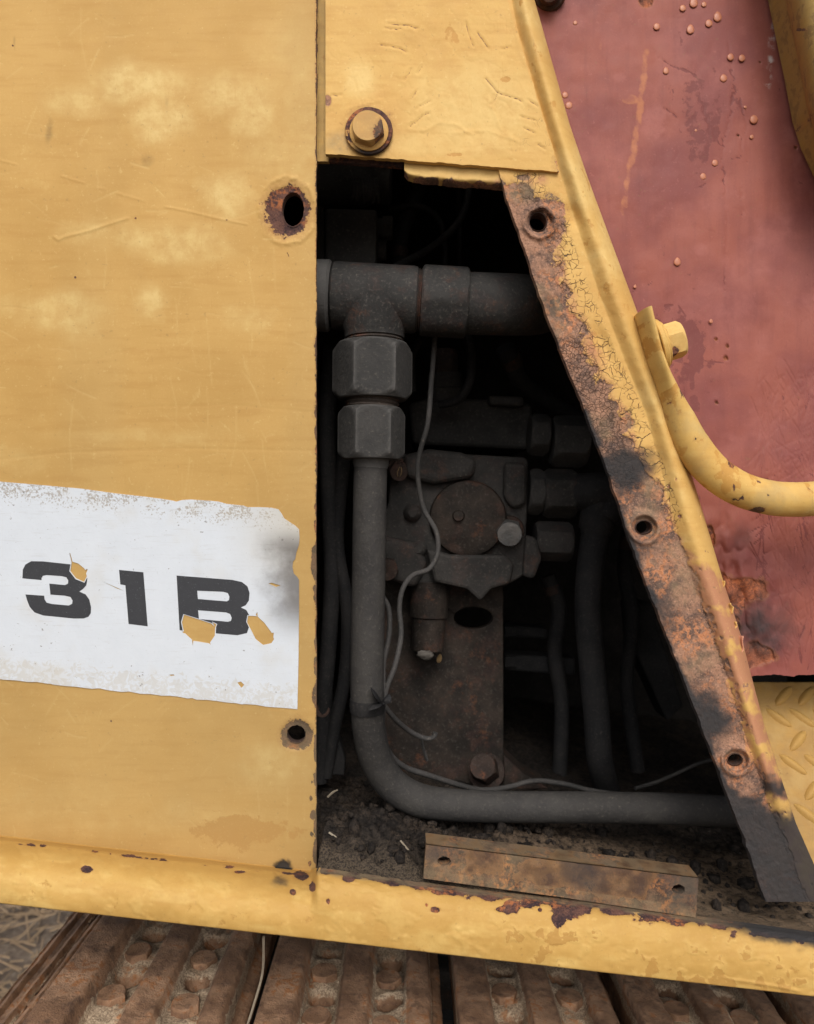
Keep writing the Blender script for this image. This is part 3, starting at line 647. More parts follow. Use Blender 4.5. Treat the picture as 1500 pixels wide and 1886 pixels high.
crack = np.where((Yg > 400) & (Yg < 960), np.exp(-((flatW - lim - .16) / .26) ** 2) * 1.1, 0) + np.where((Yg > 318) & (Yg < 420), .8 * np.exp(-((flatW - .45) / .3) ** 2), 0)
crack = crack + .6 * np.exp(-((Wg - 1.02) / .09) ** 2) * sstep(800, 950, Yg)
fine = np.where((Yg > 560) & (Yg < 900), sstep(.75, .3, flatW) * sstep(560, 680, Yg), 0)
prim = sstep(930, 1120, Yg + (n60 - .5) * 150 + (Wg > 1.8) * -60) * (.72 - .12 * n20 + (.05 + (n20 - .5) * 1.5 + (n60 - .5) * 1.2) * (Wg > 1)) + .5 * blob(X, Y, 990, 330, 60, 20, .8)
prim = np.maximum(prim, .55 * np.exp(-((flatW - lim) / .25) ** 2) * (Yg > 420))
soot = .95 * blob(X + (n60 - .5) * 90, Y + (n20 - .5) * 50, 1146, 866, 66, 52, 1.0) + .9 * blob(X + (n60 - .5) * 60, Y + (n20 - .5) * 40, 1296, 1322, 46, 66, .95, -.35)
soot = soot + 1.1 * sstep(1405, 1490, Y - (X - 1350) * .28 + (n60 - .5) * 90 + (n20 - .5) * 30) + .8 * np.clip(1 - Wg / .13, 0, 1) * sstep(540, 700, Yg) * sstep(.35, .55, n60) + .55 * blob(X + (n60 - .5) * 60, Y, 1215, 1130, 45, 60, .7, -.4) + .35 * blob(X, Y, 1180, 1010, 60, 30)
soot = soot + .5 * blob(X, Y, 1012, 560, 14, 40, .8, -.4) + .28 * (Wg > 1) * sstep(1150, 1400, Yg) * sstep(.4, .7, n60)
dust = .45 * (rust > .4) * sstep(.5, .75, n60) + .5 * blob(X, Y, 960, 355, 30, 22)
pale = .7 * sstep(.42, .7, n60) * (Wg > 1) * (Yg < 1000) + .5 * scratches(X, Y, 90, (940, 1400, 0, 1300), 8, 40, 1.25, .5, 1.3, 41)
# relief: the coat stands proud of the rust, blisters, nut bosses, dent
Dq = dB + (Wg <= 2) * ((n8 - .5) * .0012 * sstep(.4, .7, rust) + (n20 - .5) * .0008 + .0004 * sstep(.45, .55, rust))
for (cx, cy, rr) in [(995, 409, 36), (1187, 973, 34), (1356, 1402, 32)]:
    r_ = np.hypot(X - cx, Y - cy) + (n20 - .5) * 5
    Dq = Dq - .0024 * np.exp(-((r_ - rr * .78) / 5) ** 2) + .0022 * sstep(rr * .72, rr * .5, r_)
Dq = Dq + .0022 * blob(X, Y, 1112, 640, 14, 40, .8, -.35) + .0018 * blob(X, Y, 1055, 395, 12, 26, .8, -.3)
holesP = [(992, 407, 16.5, 17.5), (1187, 971, 15.5, 12.5), (1355, 1400, 14, 11.5)]
sheet('post_skin', X, Y, Dq, dict(rust=rust, crack=crack, fine=fine, prim=prim, soot=soot, dust=dust, pale=pale, worn=.12 + .3 * sstep(.5, .66, fbm(X * 2, Y * .6, 40, 4, 57))), YELC, post, holes=holesP, thick=.006)
for (cx, cy, rx, ry) in holesP:
    n = 28; bm = bmesh.new(); prev = None
    for k in range(25):                                        # threaded sleeve: a ribbed tube going back
        s = 1.0 + (.07 if k % 2 else -.05); dd = .0085 + k * .00045
        cur = [bm.verts.new((((cx + math.cos(2 * math.pi * i / n) * rx * s) - CX) * K(.0075), dd, H + (CY - cy - math.sin(2 * math.pi * i / n) * ry * s) * K(.0075))) for i in range(n)]
        if prev:
            for i in range(n): bm.faces.new((prev[i], prev[(i + 1) % n], cur[(i + 1) % n], cur[i]))
        prev = cur
    bm_obj('threaded_sleeve', bm, RIM, post, smooth=True)
# curling flakes standing off the fold and the right edge
FLK = paint('flaking_paint', srgb(214, 176, 104), srgb(205, 160, 96), srgb(226, 196, 130), srgb(190, 130, 90))
FLKP = paint('flaking_pink_primer', srgb(196, 140, 116), srgb(204, 150, 122), srgb(214, 170, 146), srgb(180, 120, 96))
def flake(cx, cy, w_, h_, ang, d, lift, mat, seed):
    r = random.Random(seed); n, m = 5, 6; V, Q = [], []
    ca, sa = math.cos(ang), math.sin(ang)
    for i in range(n):
        for j in range(m):
            u, v = i / (n - 1), j / (m - 1) - .5
            ww = w_ * u * (1 - .5 * abs(v)) + (r.random() - .5) * w_ * .22 * (u > .9)
            x, y = cx + ww * ca - v * h_ * sa, cy + ww * sa + v * h_ * ca
            V.append(P(x, y, d - lift * .6 * u * u))
    for i in range(n - 1):
        for j in range(m - 1): a = i * m + j; Q.append((a, a + 1, a + m + 1, a + m))
    o = link('paint_flake', mesh_np('paint_flake', V, Q), mat, post)
    sm = o.modifiers.new('thick', 'SOLIDIFY'); sm.thickness = .0004
for k, a in enumerate([(1283, 956, 9, 16, .2, .012, .006, FLK), (1290, 975, 6, 12, .1, .013, .005, FLK), (1322, 1092, 8, 26, .1, .015, .006, FLK), (1336, 1122, 15, 20, -.1, .014, .008, FLK), (1345, 1150, 13, 14, .2, .014, .008, FLK),
                       (1356, 1190, 14, 40, .1, .014, .009, FLKP), (1330, 1075, 5, 12, .2, .015, .004, FLK), (1384, 1290, 6, 20, .2, .015, .004, FLKP), (1398, 1338, 5, 14, .2, .015, .003, FLKP),
                       
                       ]): flake(*a, seed=k)

# ================================================================== red panel behind the post
redp = empty('red_panel', P(1400, 1235, .06)); tag(redp, 'faded red panel with yellow drips and a peeling lower corner behind the handrail', 'panel')
xs = np.concatenate([np.linspace(930, 1515, 250), np.linspace(1530, 2000, 30)]); ts = np.concatenate([np.linspace(0, .16, 20)[:-1], np.linspace(.16, 1, 470)])
X, T = np.meshgrid(xs, ts); Y = -260 + T * (1244 + .06 * (X - 1410).clip(0, 90) + (fbm(X, X * 0, 20, 3, 79) - .5) * 6 * (T > .995) + 260)
xl_ = lerpc(Y, Fp) + 22; X = xl_ + (X - 930) / (2000 - 930) * (2000 - xl_)
n8 = fbm(X, Y, 8, 3, 71); n20 = fbm(X, Y, 22, 4, 72); n60 = fbm(X, Y, 70, 4, 73); n150 = fbm(X, Y, 180, 4, 74)
streak = [(1193, 95), (1186, 140), (1180, 185), (1170, 260), (1158, 330), (1145, 392)]
prim = 1.0 * (1.4 - dline(X + (n20 - .5) * 9, Y, streak) / 8.5).clip(0, 1) + .45 * (1.2 - dline(X + (n20 - .5) * 6, Y, [(1120, 0), (1112, 60), (1100, 108)]) / 9).clip(0, 1) + .9 * blob(X + (n20 - .5) * 14, Y, 1158, 183, 15, 11, .3)
prim = prim * (.15 + .8 * fbm(X, Y, 16, 4, 78))
worn_extra = .55 * scratches(X, Y, 200, (1000, 1500, 0, 900), 6, 26, 1.4, .9, 1.5, 31)
pale = .5 * blob(X + (n20 - .5) * 40, Y + (n20 - .5) * 30, 1208, 225, 26, 36, .3) + .35 * sstep(.5, .72, n60) + .4 * blob(X + (n20 - .5) * 30, Y, 1140, 142, 10, 9) + .4 * blob(X, Y, 1290, 460, 18, 12, .4) + .35 * sstep(1250, 1500, X) * sstep(700, 200, Y)
worn = .5 * sstep(.48, .62, n150) * sstep(1400, 1250, X + (n60 - .5) * 120) + .25 * blob(X + (n60 - .5) * 120, Y + (n20 - .5) * 60, 1300, 260, 100, 170, 1.0)
lowc = np.clip(1 - np.hypot((X - 1330) / 130, (Y - 1120) / 190), 0, 1)          # peeling corner beside the post
rust = np.zeros_like(X)
for (cx, cy, rx, ry) in [(1370, 1085, 42, 22), (1345, 1100, 30, 34), (1322, 1075, 20, 20), (1395, 1205, 30, 20), (1372, 1215, 26, 18), (1350, 1150, 16, 18), (1306, 990, 12, 24)]:
    rust = np.maximum(rust, 1.3 - np.hypot((X - cx) / rx, (Y - cy) / ry) * .8 + (n20 - .5) * .9)
for (cx, cy, rr) in [(1319, 625, 3), (1340, 638, 3), (1337, 660, 4), (1320, 742, 3), (1466, 272, 3), (1000, 1, 8), (1190, 2, 12), (1400, 115, 2), (1360, 250, 2)]: rust = np.maximum(rust, 1.2 - np.hypot(X - cx, Y - cy) / rr * .7)
soot = .34 * blob(X + (n60 - .5) * 60, Y + (n20 - .5) * 50, 1370, 1160, 70, 50, 1.0) + .4 * blob(X, Y, 1420, 1150, 80, 80, .9) + .35 * blob(X + (n20 - .5) * 20, Y, 1365, 990, 26, 34, .7)
wh = (1.3 - dline(X + (n8 - .5) * 6, Y, [(1430, 30), (1422, 70), (1417, 120), (1414, 158)]) / 6).clip(0, 1) * sstep(.35, .6, n20)
Dp = .060 + (n150 - .5) * .004 + (n60 - .5) * .0012
Dp = Dp - lowc * .010 * (np.abs(fbm(X, Y * .7, 50, 3, 77) - .5) * 4) - lowc * .003 * n20 + .0015 * sstep(.47, .55, rust)
scr = np.random.RandomState(9)
sc = np.zeros_like(X)
for k in range(260):
    cx, cy = scr.uniform(1395, 1515), scr.uniform(690, 1210); a = scr.normal(1.45, .35); L = scr.uniform(20, 90)
    if scr.rand() < .25: a = -.7 + scr.normal(0, .2)
    if cx < 1380 + (1000 - cy) * .05: continue
    b0_, b1_ = (cx - math.cos(a) * L / 2, cy - math.sin(a) * L / 2), (cx + math.cos(a) * L / 2, cy + math.sin(a) * L / 2)
    m = (X.min(0) < cx + L / 2 + 8) & (X.max(0) > cx - L / 2 - 8); jj = np.where(m)[0]
    if not len(jj): continue
    sub = (slice(None), slice(jj[0], jj[-1] + 1))
    sc[sub] = np.maximum(sc[sub], np.exp(-(dline(X[sub], Y[sub], [b0_, b1_]) / 1.2) ** 2))
wrk = [[(1340, 60), (1348, 120), (1352, 180), (1330, 280), (1340, 420), (1332, 560)], [(1200, 95), (1230, 120), (1262, 130), (1300, 150)], [(1355, 160), (1375, 230), (1362, 290), (1380, 300)], [(1225, 200), (1240, 212), (1250, 220)], [(1290, 185), (1310, 240), (1330, 270)], [(1365, 350), (1368, 400), (1362, 450)], [(1030, 975), (1310, 985)], [(1405, 1010), (1412, 1030), (1390, 1058)]]
for l in wrk: sc = np.maximum(sc, .8 * np.exp(-(dline(X + (n8 - .5) * 14, Y + (n20 - .5) * 16, l) / 1.8) ** 2) * sstep(.35, .55, n20))
Dp = Dp + sc * .0004 + worn_extra * .0003; worn = worn + sc * .45 + worn_extra * .6 + .3 * sstep(.5, .75, fbm(X, Y * .25, 40, 4, 76)); soot = soot + .10 * sstep(.5, .8, fbm(X * 1.5, Y * .2, 60, 4, 75))
sheet('panel_skin', X, Y, Dp, dict(pale=pale, chalk=wh, worn=worn, prim=prim, rust=rust, soot=soot, crack=.7 * blob(X, Y, 1345, 1010, 60, 50) * 0), RED, redp, thick=.003)
DROP = NT('yellow_paint_drip'); DROP = DROP.out(DROP.mix(DROP.noise(300, 3), srgb(182, 122, 84), srgb(160, 92, 74)), .4, spec=.4)
for k, (cx, cy, r) in enumerate([(1278, 6, 8), (1258, 15, 6), (1297, 8, 5), (1322, 32, 8), (1306, 43, 7), (1210, 49, 6.5), (1272, 55, 7.5), (1346, 105, 6.5), (1367, 107, 6.5), (1227, 131, 5.5), (1333, 144, 7), (1389, 220, 8), (1491, 246, 10), (1317, 300, 6), (1295, 325, 6), (1248, 483, 6.5), (1041, 175, 6), (1048, 194, 7), (1310, 592, 3.5), (1385, 252, 4), (1373, 197, 3), (1170, 528, 3), (1060, 42, 4), (1282, 240, 2.5)]):
    kk = K(.06); c = P(cx, cy, .0592); bm = bmesh.new(); bmesh.ops.create_icosphere(bm, subdivisions=2, radius=1)
    for v in bm.verts:
        tail = 1 + .35 * max(0, v.co.z) * (k % 3 == 0)
        v.co = c + Vector((v.co.x * r * kk * (1 - .15 * max(0, v.co.z)), v.co.y * r * kk * .17, v.co.z * r * kk * 1.05 * tail))
    bm_obj('paint_drop', bm, DROP, redp, smooth=True)

# rusty fastener at the top edge and the yellow pillar at the top right
fas = empty('cap_bolt', P(1013, -10, .055)); tag(fas, 'rusty round bolt at the top edge of the red panel', 'bolt')
lathe('bolt_washer', P(1013, -12, .058), P(1013, -12, .052), [(0, 30 * K(.055)), (.7, 30 * K(.055)), (1, 26 * K(.055))], COPR, fas)
lathe('bolt_cap', P(1013, -14, .053), P(1013, -14, .044), [(0, 21 * K(.05)), (.7, 20 * K(.05)), (1, 15 * K(.05))], COPR, fas)
pil = empty('cab_pillar', P(1500, 200, .02)); tag(pil, 'rounded yellow pillar with its shade painted in cutting the top right corner', 'pillar')
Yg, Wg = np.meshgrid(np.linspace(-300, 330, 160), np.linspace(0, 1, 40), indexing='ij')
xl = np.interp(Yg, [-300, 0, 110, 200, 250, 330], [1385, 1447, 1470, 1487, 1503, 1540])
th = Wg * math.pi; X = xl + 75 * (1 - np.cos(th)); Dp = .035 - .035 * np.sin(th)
sheet('pillar_skin', X, Yg, Dp, dict(rust=.62 * blob(X, Yg, 1476, 55, 16, 5) + .5 * blob(X, Yg, 1494, 215, 5, 12), worn=.45 + 0 * X, dust=.25 + 0 * X), YEL_SHADE, pil, thick=.02)  # even worn and dust deepen the shade painted on the pillar

# ================================================================== handrail with its bolt
rail = empty('handrail', P(1235, 700, .0)); tag(rail, 'yellow round handrail curving right from its flattened bolted end', 'handrail')
dh = .004
pts = [P(1181, 578, dh), P(1189, 612, dh), P(1200, 655, dh), P(1213, 690, dh), P(1231, 728, dh), P(1251, 772, dh), P(1276, 822, dh), P(1314, 868, dh), P(1362, 900, dh), P(1415, 916, dh), P(1465, 920, dh), P(1530, 916, dh), P(1640, 905, dh), P(1800, 890, dh)]
rk = K(dh)
rails = tube('rail_tube', pts, [32 * rk] * 14, YELP, rail, seg=28, sub=10, flat=[.36, .36, .36, .38, .55, .85, 1, 1, 1, 1, 1, 1, 1, 1])
wear(rails, dict(dust=lambda c: .3 * sstep(.45, .7, fbm(c[:, 0] * 2800 + 9, c[:, 2] * 2800, 45, 4, 14)), worn=lambda c: .15 + .4 * sstep(.5, .68, fbm(c[:, 0] * 2800, c[:, 2] * 2800 + 50, 35, 4, 13)), pale=lambda c: .5 * sstep(.4, .7, fbm(c[:, 0] * 2800, c[:, 2] * 2800, 60, 4, 3)), rust=lambda c: np.maximum(1.1 - np.hypot((c[:, 0] - P(1395, 940).x) / .006, (c[:, 2] - P(1395, 940).z) / .003) * .8, .62 * sstep(.64, .74, fbm(c[:, 0] * 2800, c[:, 2] * 2800, 16, 4, 17)))))
rb = empty('rail_bolt', P(1210, 640, dh)); tag(rb, 'yellow hex bolt and washer holding the handrail end to the post', 'bolt')
axr = (P(1247, 622, dh) - P(1195, 648, dh)).normalized(); pc = P(1196, 645, dh) 
axr = Vector((.955, -.12, .27)).normalized()
pc = P(1200, 640, dh)
lathe('washer', pc + axr * .0035, pc + axr * .0072, [(0, .006), (0, .0165), (.15, .0172), (.8, .0172), (1, .0165), (1, .006)], YELP, rb)
lathe('bolt_flange', pc + axr * .0072, pc + axr * .0095, [(0, .0148), (.7, .0148), (1, .0135), (1, .004)], YELP, rb)
hb = hexnut('bolt_head', pc + axr * .0092, pc + axr * .0205, .0108, BOLTY, rb, rot=.2, both=False, cham=.8)
wear(hb, dict(rust=lambda c: 1.1 - np.hypot((c[:, 0] - P(1238, 650).x) / .004, (c[:, 2] - P(1238, 650).z) / .004) * .8, pale=lambda c: .5))

# ================================================================== sill
sill = empty('sill_beam', P(700, 1700, 0)); tag(sill, 'chipped yellow rounded sill beam running along the bottom above the tracks', 'sill')
xs = np.concatenate([np.linspace(-420, -20, 30), np.arange(-10, 1515, 3.4), np.linspace(1530, 2100, 30)])
wj = np.linspace(0, 1, 72)
X, Wg = np.meshgrid(xs, wj)
ytop = np.where(X < 578, 1544 + .113 * X, yt(X)); blend = sstep(570, 588, X)
ytop = (1541 + .113 * X) * (1 - blend) + yt(X) * blend
ybot = 1664 + .1145 * X
n8 = fbm(X, Wg * 140, 9, 3, 81); n25 = fbm(X, Wg * 140 + .1 * X, 25, 4, 82); n60 = fbm(X, Wg * 140, 60, 4, 83); nL = fbm(X * .25, Wg * 140, 20, 4, 84)
t = np.clip(Wg / .86, 0, 1); ang = t * 1.75
Y = ytop + (ybot - ytop) * (1 - np.cos(np.minimum(ang, 1.75))) / (1 - math.cos(1.75)) * .55 + (ybot - ytop) * t * .45
d_in = .012 * blend + (dpan(1541 + .113 * X) - .001) * (1 - blend)
Dp = d_in - (.019 + (d_in - .012)) * np.sin(np.clip(t, 0, 1) * 1.75) ** .7
und = np.clip((Wg - .86) / .14, 0, 1); Dp = Dp + und * .07
Yw = Y.copy(); d0 = Dp - und * .07
Y = CY + (Y - CY) * (D + d0) / (D + Dp)
rust = np.zeros_like(X) + .1
for (cx, cy, rx, ry) in [(160, 1601, 10, 7), (440, 1606, 13, 3), (555, 1613, 15, 9), (539, 1643, 6, 6), (576, 1633, 6, 9), (605, 1660, 4, 6), (641, 1617, 11, 8), (756, 1622, 9, 5), (786, 1667, 3, 4), (802, 1676, 10, 6), (942, 1668, 17, 15), (925, 1674, 12, 5), (1050, 1672, 34, 20), (1030, 1690, 14, 16), (820, 1642, 26, 6), (995, 1676, 4, 4),
                         (1140, 1680, 30, 6), (1190, 1684, 20, 5), (1460, 1720, 80, 9)]:
    rust = np.maximum(rust, 1.35 - np.hypot((X - cx) / rx, (Yw - cy) / ry) * .85 + (n8 - .5) * .5 + (n25 - .5) * .5)
rust = np.maximum(rust, (X > 590) * (1.0 - (Yw - ytop) / np.interp(X, [580, 700, 800, 1500], [6, 6, 13, 18]) * .6 + (n25 - .5) * 1.4))
rust = np.maximum(rust, (X < 578) * .55 * np.exp(-((Yw - ytop - 8) / 5) ** 2) * sstep(.4, .65, n25) * 1.2)
pale = .45 * sstep(.35, .75, n25) * sstep(.1, .35, Wg) + .6 * sstep(.5, .7, nL) * sstep(.3, .8, t)
worn = .38 * sstep(.3, .7, t) * sstep(.4, .6, n60) + .5 * sstep(.55, .7, n25) * sstep(600, 1100, X)
soot = 1.1 * sstep(1250, 1500, X) * sstep(.42, .05, Wg + (n25 - .5) * .3) + .6 * blob(X + (n25 - .5) * 30, Yw + (n8 - .5) * 14, 516, 1622, 20, 16, .9) + .2 * sstep(600, 1300, X) * sstep(.2, 0, Wg)
soot = soot + .5 * sstep(.985, 1.0, t) * sstep(.3, .6, n60)  # soot term darkens the bottom edge and underside in patches
dust = .75 * (X > 585) * sstep(9, 0, Yw - ytop + (n25 - .5) * 14)
Dp = Dp + (n60 - .5) * .0022 + (n25 - .5) * .0011 - .0006 * sstep(.55, .62, n25) + .0007 * sstep(.47, .55, rust)
Dp = Dp - (X < 570) * .0022 * np.exp(-((Yw - ytop - 6) / 5) ** 2) * (.6 + n8) + .0025 * blob(X, Yw, 522, 1605, 18, 17, .3)
Dp = Dp - .0008 * np.exp(-(dline(X, Yw, [(1355, 1805), (1420, 1815), (1470, 1825)]) / 2.5) ** 2)
sheet('sill_skin', X, Y, Dp, dict(rust=rust, pale=pale, worn=worn, soot=soot, dust=dust), YELS, sill, thick=.004)

# ================================================================== dirt on the bay floor
def dirt_mat():
    N = NT('oily_dirt'); a = N.noise(30, 5, .65); b = N.noise(220, 5, .7); c_ = N.noise(700, 4, .7)
    c = N.mix(N.ramp(b, .38, .66), (.014, .012, .011, 1), (.045, .036, .030, 1))
    c = N.mix(N.math('MULTIPLY', N.ramp(a, .48, .62), N.ramp(c_, .4, .65)), c, (.075, .055, .04, 1))
    c = N.mix(N.math('MULTIPLY', N.attr('pale'), N.ramp(c_, .35, .6)), c, (.125, .095, .066, 1))
    c = N.mix(N.math('MULTIPLY', N.attr('brown'), N.ramp(b, .3, .6)), c, (.165, .115, .075, 1))
    c = N.mix(N.math('MULTIPLY', N.ramp(N.noise(1100, 2), .68, .74), .3), c, (.22, .18, .14, 1))
    return N.out(c, .92, N.bump(N.math('ADD', b, c_), .0022, 1.0), spec=.12)
DIRT = dirt_mat()
gx = np.linspace(-.16, .42, 300); gy = np.concatenate([np.linspace(.0125, .2, 150), np.linspace(.21, .6, 40)]); GX, GY = np.meshgrid(gx, gy)
ux, uy = GX * 2800, GY * 2800
hh = fbm(ux, uy, 70, 5, 91) ; h2 = fbm(ux, uy, 18, 4, 92)
mound = np.exp(-(((GX + .03) / .045) ** 2 + ((GY - .06) / .045) ** 2)) * .012 + np.exp(-(((GX - .05) / .12) ** 2 + ((GY - .085) / .03) ** 2)) * .006
amp = sstep(.012, .035, GY)
GZ = floor_z(GX) - .001 - .03 * (GX < -.0625) * (GY < .075) + amp * (1 - .6 * sstep(.08, .2, GX)) * ((hh - .45) * .018 + (h2 - .5) * .011 + mound) 
V = np.stack([GX, GY, GZ], -1).reshape(-1, 3); ii = np.arange(GX.size).reshape(GX.shape)
Q = np.stack([ii[:-1, :-1], ii[:-1, 1:], ii[1:, 1:], ii[1:, :-1]], -1).reshape(-1, 4)
pl = sstep(.055, .015, GY) * .9 + sstep(.14, .22, GX) * sstep(.12, .03, GY) * .5
tag(link('dirt_floor', mesh_np('dirt_floor', V, Q, dict(pale=pl, brown=sstep(.0, .17, GX + (hh - .5) * .12) * sstep(.17, .07, GY))), DIRT), 'black oily dirt caked on the bay floor under the pipe', 'dirt', kind='stuff')
rs = np.random.RandomState(12); V, Q = [], []
def fz(x, y):
    j = int(np.clip(np.searchsorted(gx, x), 0, len(gx) - 1)); i = int(np.clip(np.searchsorted(gy, y), 0, len(gy) - 1)); return GZ[i, j]
bmc = bmesh.new(); bmesh.ops.create_icosphere(bmc, subdivisions=1, radius=1); ico_v = np.array([v.co[:] for v in bmc.verts]); ico_f = [[v.index for v in f.verts] for f in bmc.faces]; bmc.free()
CV, CF = [], []
for k in range(1500):
    x, y = rs.uniform(-.062, .33), rs.uniform(.028, .2) ** 1.0
    if x > .12 and rs.rand() < .6: continue
    r = rs.uniform(.0006, .0028) if rs.rand() < .88 else rs.uniform(.003, .0075)
    sc3 = rs.uniform(.6, 1.2, 3) * r; c = np.array([x, y, fz(x, y) + r * .3]); o = len(CV)
    CV += list(ico_v * sc3 * rs.uniform(.75, 1.2, (len(ico_v), 1)) + c); CF += [[a + o for a in f] for f in ico_f]
me = bpy.data.meshes.new('dirt_clods'); me.from_pydata([tuple(v) for v in CV], [], CF); 
for p in me.polygons: p.use_smooth = True
tag(link('dirt_clods', me, DIRT), 'crumbs and clods of dark dirt scattered over the bay floor', 'clods', kind='stuff')

# a few straws and a leaf on the dirt
STR2 = NT('pale_twig'); STR2 = STR2.out(STR2.mix(STR2.noise(200, 2), (.20, .16, .11, 1), (.34, .29, .22, 1)), .7)
for k, (a, b, d, lab, r) in enumerate([((606, 1533), (632, 1556), .05, 'short white straw lying on the dirt beside the panel edge', 2.2), ((738, 1548), (770, 1592), .045, 'thin grey twig leaning on the dirt left of the rusty angle bracket', 2.0), ((604, 1468), (622, 1455), .10, 'tiny pale chip of wood on the dirt under the pipe bend', 2.4)]):
    m = ((a[0] + b[0]) / 2, (a[1] + b[1]) / 2)
    tag(tube('straw_piece', [P(a[0], a[1], d), P(m[0], m[1] - 2, d - .001), P(b[0], b[1], d - .003)], [r * K(d) * .8, r * K(d), r * K(d) * .5], STR2, seg=7, sub=4), lab, 'straw')

# ================================================================== rusty angle bracket on the sill
ang_ = empty('angle_bracket', P(1030, 1670, .012)); tag(ang_, 'rusty flat steel angle with two bolt holes standing on the sill', 'bracket')
RB = paint('rusted_yellow_bracket', srgb(98, 72, 46), srgb(76, 55, 40), srgb(110, 84, 54), srgb(68, 49, 38), rust=((.05, .03, .022, 1), (.13, .07, .042, 1), (.32, .13, .045, 1)))
s_, T = np.meshgrid(np.linspace(0, 1, 190), np.linspace(0, 1, 34))
yl = np.interp(s_, [0, 1], [1556, 1618]); yb = np.interp(s_, [0, .5, 1], [1618, 1652, 1690]); X = 785 + s_ * (1287 - 785) - T * 5; Y = yl + T * (yb - yl)
n20 = fbm(X, Y, 22, 4, 95); n60 = fbm(X, Y, 60, 4, 96)
sheet('upright_flange', X, Y, .0165 - .004 * T + (n20 - .5) * .001, dict(rust=.42 + (n60 - .5) * 1.3 + .5 * np.maximum(blob(X, Y, 822, 1586, 30, 24), blob(X, Y, 1245, 1640, 55, 34)) + .4 * sstep(.6, 1, T) , worn=.5 + 0 * X, dust=.45 * sstep(.35, .7, n60 + .25 * (T > .75)), soot=.5 * sstep(.25, .6, fbm(X, Y, 90, 3, 97))), RB, ang_,
      holes=[(818, 1586, 12, 8), (1250, 1638, 11.5, 8.5)], thick=.0075)
s2, T2 = np.meshgrid(np.linspace(0, 1, 120), np.linspace(0, 1, 10)); yl2 = np.interp(s2, [0, 1], [1554.5, 1616.5])
D2 = .0335 - .0172 * T2; Yb = CY + (yl2 - CY) * (D + .0163) / (D + D2); X2 = CX + (785 + s2 * 502 - CX) * (D + .0163) / (D + D2)
sheet('top_flange', X2, Yb, D2, dict(rust=.5 + (fbm(X2, Yb, 40, 3, 98) - .5) * 1.2, dust=.5 + 0 * X2, soot=.25 + 0 * X2), RB, ang_, thick=.001)
for (cx, cy) in [(818, 1586), (1250, 1638)]:
    ring('hole_thread', cx, cy, 12, 9, .0165, .028, COPR, ang_, flare=1.0)

# ================================================================== step with raised tread
step = empty('tread_step', P(1500, 1590, .03)); tag(step, 'yellow diamond tread step plate in the lower right corner', 'step')
A, B = P(1385, 1256, .12), P(1800, 1262, .12); C0 = P(1498, 1600, .035); slope_dir = (C0 - A); dn = Vector((0, C0.y - A.y, C0.z - A.z)); across = Vector((1, 0, 0))
lenD = dn.length; dnu = dn.normalized(); nrm = across.cross(dnu); nrm = nrm if nrm.y < 0 else -nrm
def S(u, v, h=0): return A + across * u + dnu * v + nrm * h          # u metres right, v metres down the plate
n, m = 120, 150; U, Vv = np.meshgrid(np.linspace(0, .2, m), np.linspace(0, lenD, n))
def left_u(v):
    t = np.asarray(v) / lenD; d = A.y + (C0.y - A.y) * t; z = A.z + (C0.z - A.z) * t; py = CY - (z - H) / ((D + d) / F)
    px = np.interp(py, [1250, 1310, 1440, 1530, 1605], [1380, 1396, 1436, 1466, 1500]); return (px - CX) * (D + d) / F - A.x
leftu = left_u(Vv)
UU = leftu + (U / .2) * (.2 - leftu); pxn = fbm(UU * 2600, Vv * 2600, 40, 4, 101); pf = fbm(UU * 2600, Vv * 2600, 12, 3, 102)
PA = np.array(A)[None, None] + UU[..., None] * np.array(across) + Vv[..., None] * np.array(dnu) + ((pxn - .5) * .0014 + (pf - .5) * .0004)[..., None] * np.array(nrm)
ii = np.arange(n * m).reshape(n, m); Q = np.stack([ii[:-1, :-1], ii[:-1, 1:], ii[1:, 1:], ii[1:, :-1]], -1).reshape(-1, 4)
ed = np.clip(1 - (UU - leftu) / .004, 0, 1)
me = mesh_np('step_plate', PA.reshape(-1, 3), Q, dict(rust=(ed * .7 * sstep(.35, .6, pf) * (Vv > lenD * .4) + .05).ravel(), pale=(.7 * sstep(.45, .65, pxn)).ravel(), worn=(.4 * sstep(.5, .65, fbm(UU * 2600, Vv * 2600, 60, 3, 103))).ravel(), dust=(.25 + 0 * UU).ravel()))
o = link('step_plate', me, YELT, step); sm = o.modifiers.new('thick', 'SOLIDIFY'); sm.thickness = .005; sm.offset = 1
def lug_mesh(ang):
    V, Q = [], []; nu, nv = 9, 7; L, Wd, Hh = .0120, .0040, .0030
    for i in range(nu):
        for j in range(nv):
            a = (i / (nu - 1) * 2 - 1); b = (j / (nv - 1) * 2 - 1); wd = Wd * math.sqrt(max(0, 1 - abs(a) ** 1.7)) + .00005
            x, y = a * L, b * wd; z = Hh * (1 - b * b) * (1 - a ** 4) - .0004
            V.append((x * math.cos(ang) - y * math.sin(ang), x * math.sin(ang) + y * math.cos(ang), z))
    for i in range(nu - 1):
        for j in range(nv - 1): a = i * nv + j; Q.append((a, a + nv, a + nv + 1, a + 1))
    me = mesh_np('tread_lug', V, Q, dict(pale=np.full(len(V), .35))); me.materials.append(YELT); return me
LM = [lug_mesh(.75), lug_mesh(-.75)]
rot = Matrix((across, -dnu, nrm)).transposed()
for r in range(9):
    for c in range(9):
        u, v = .004 + c * .0185 + (.00925 if r % 2 else 0), .012 + r * .0185
        lu = float(left_u(v))
        if v > lenD - .008 or u > .19 or u < lu + .008: continue
        o = bpy.data.objects.new('tread_lug', LM[(r + 0) % 2]); COL.objects.link(o); o.parent = step
        o.matrix_local = Matrix.Translation(S(u, v) - step.location) @ rot.to_4x4()

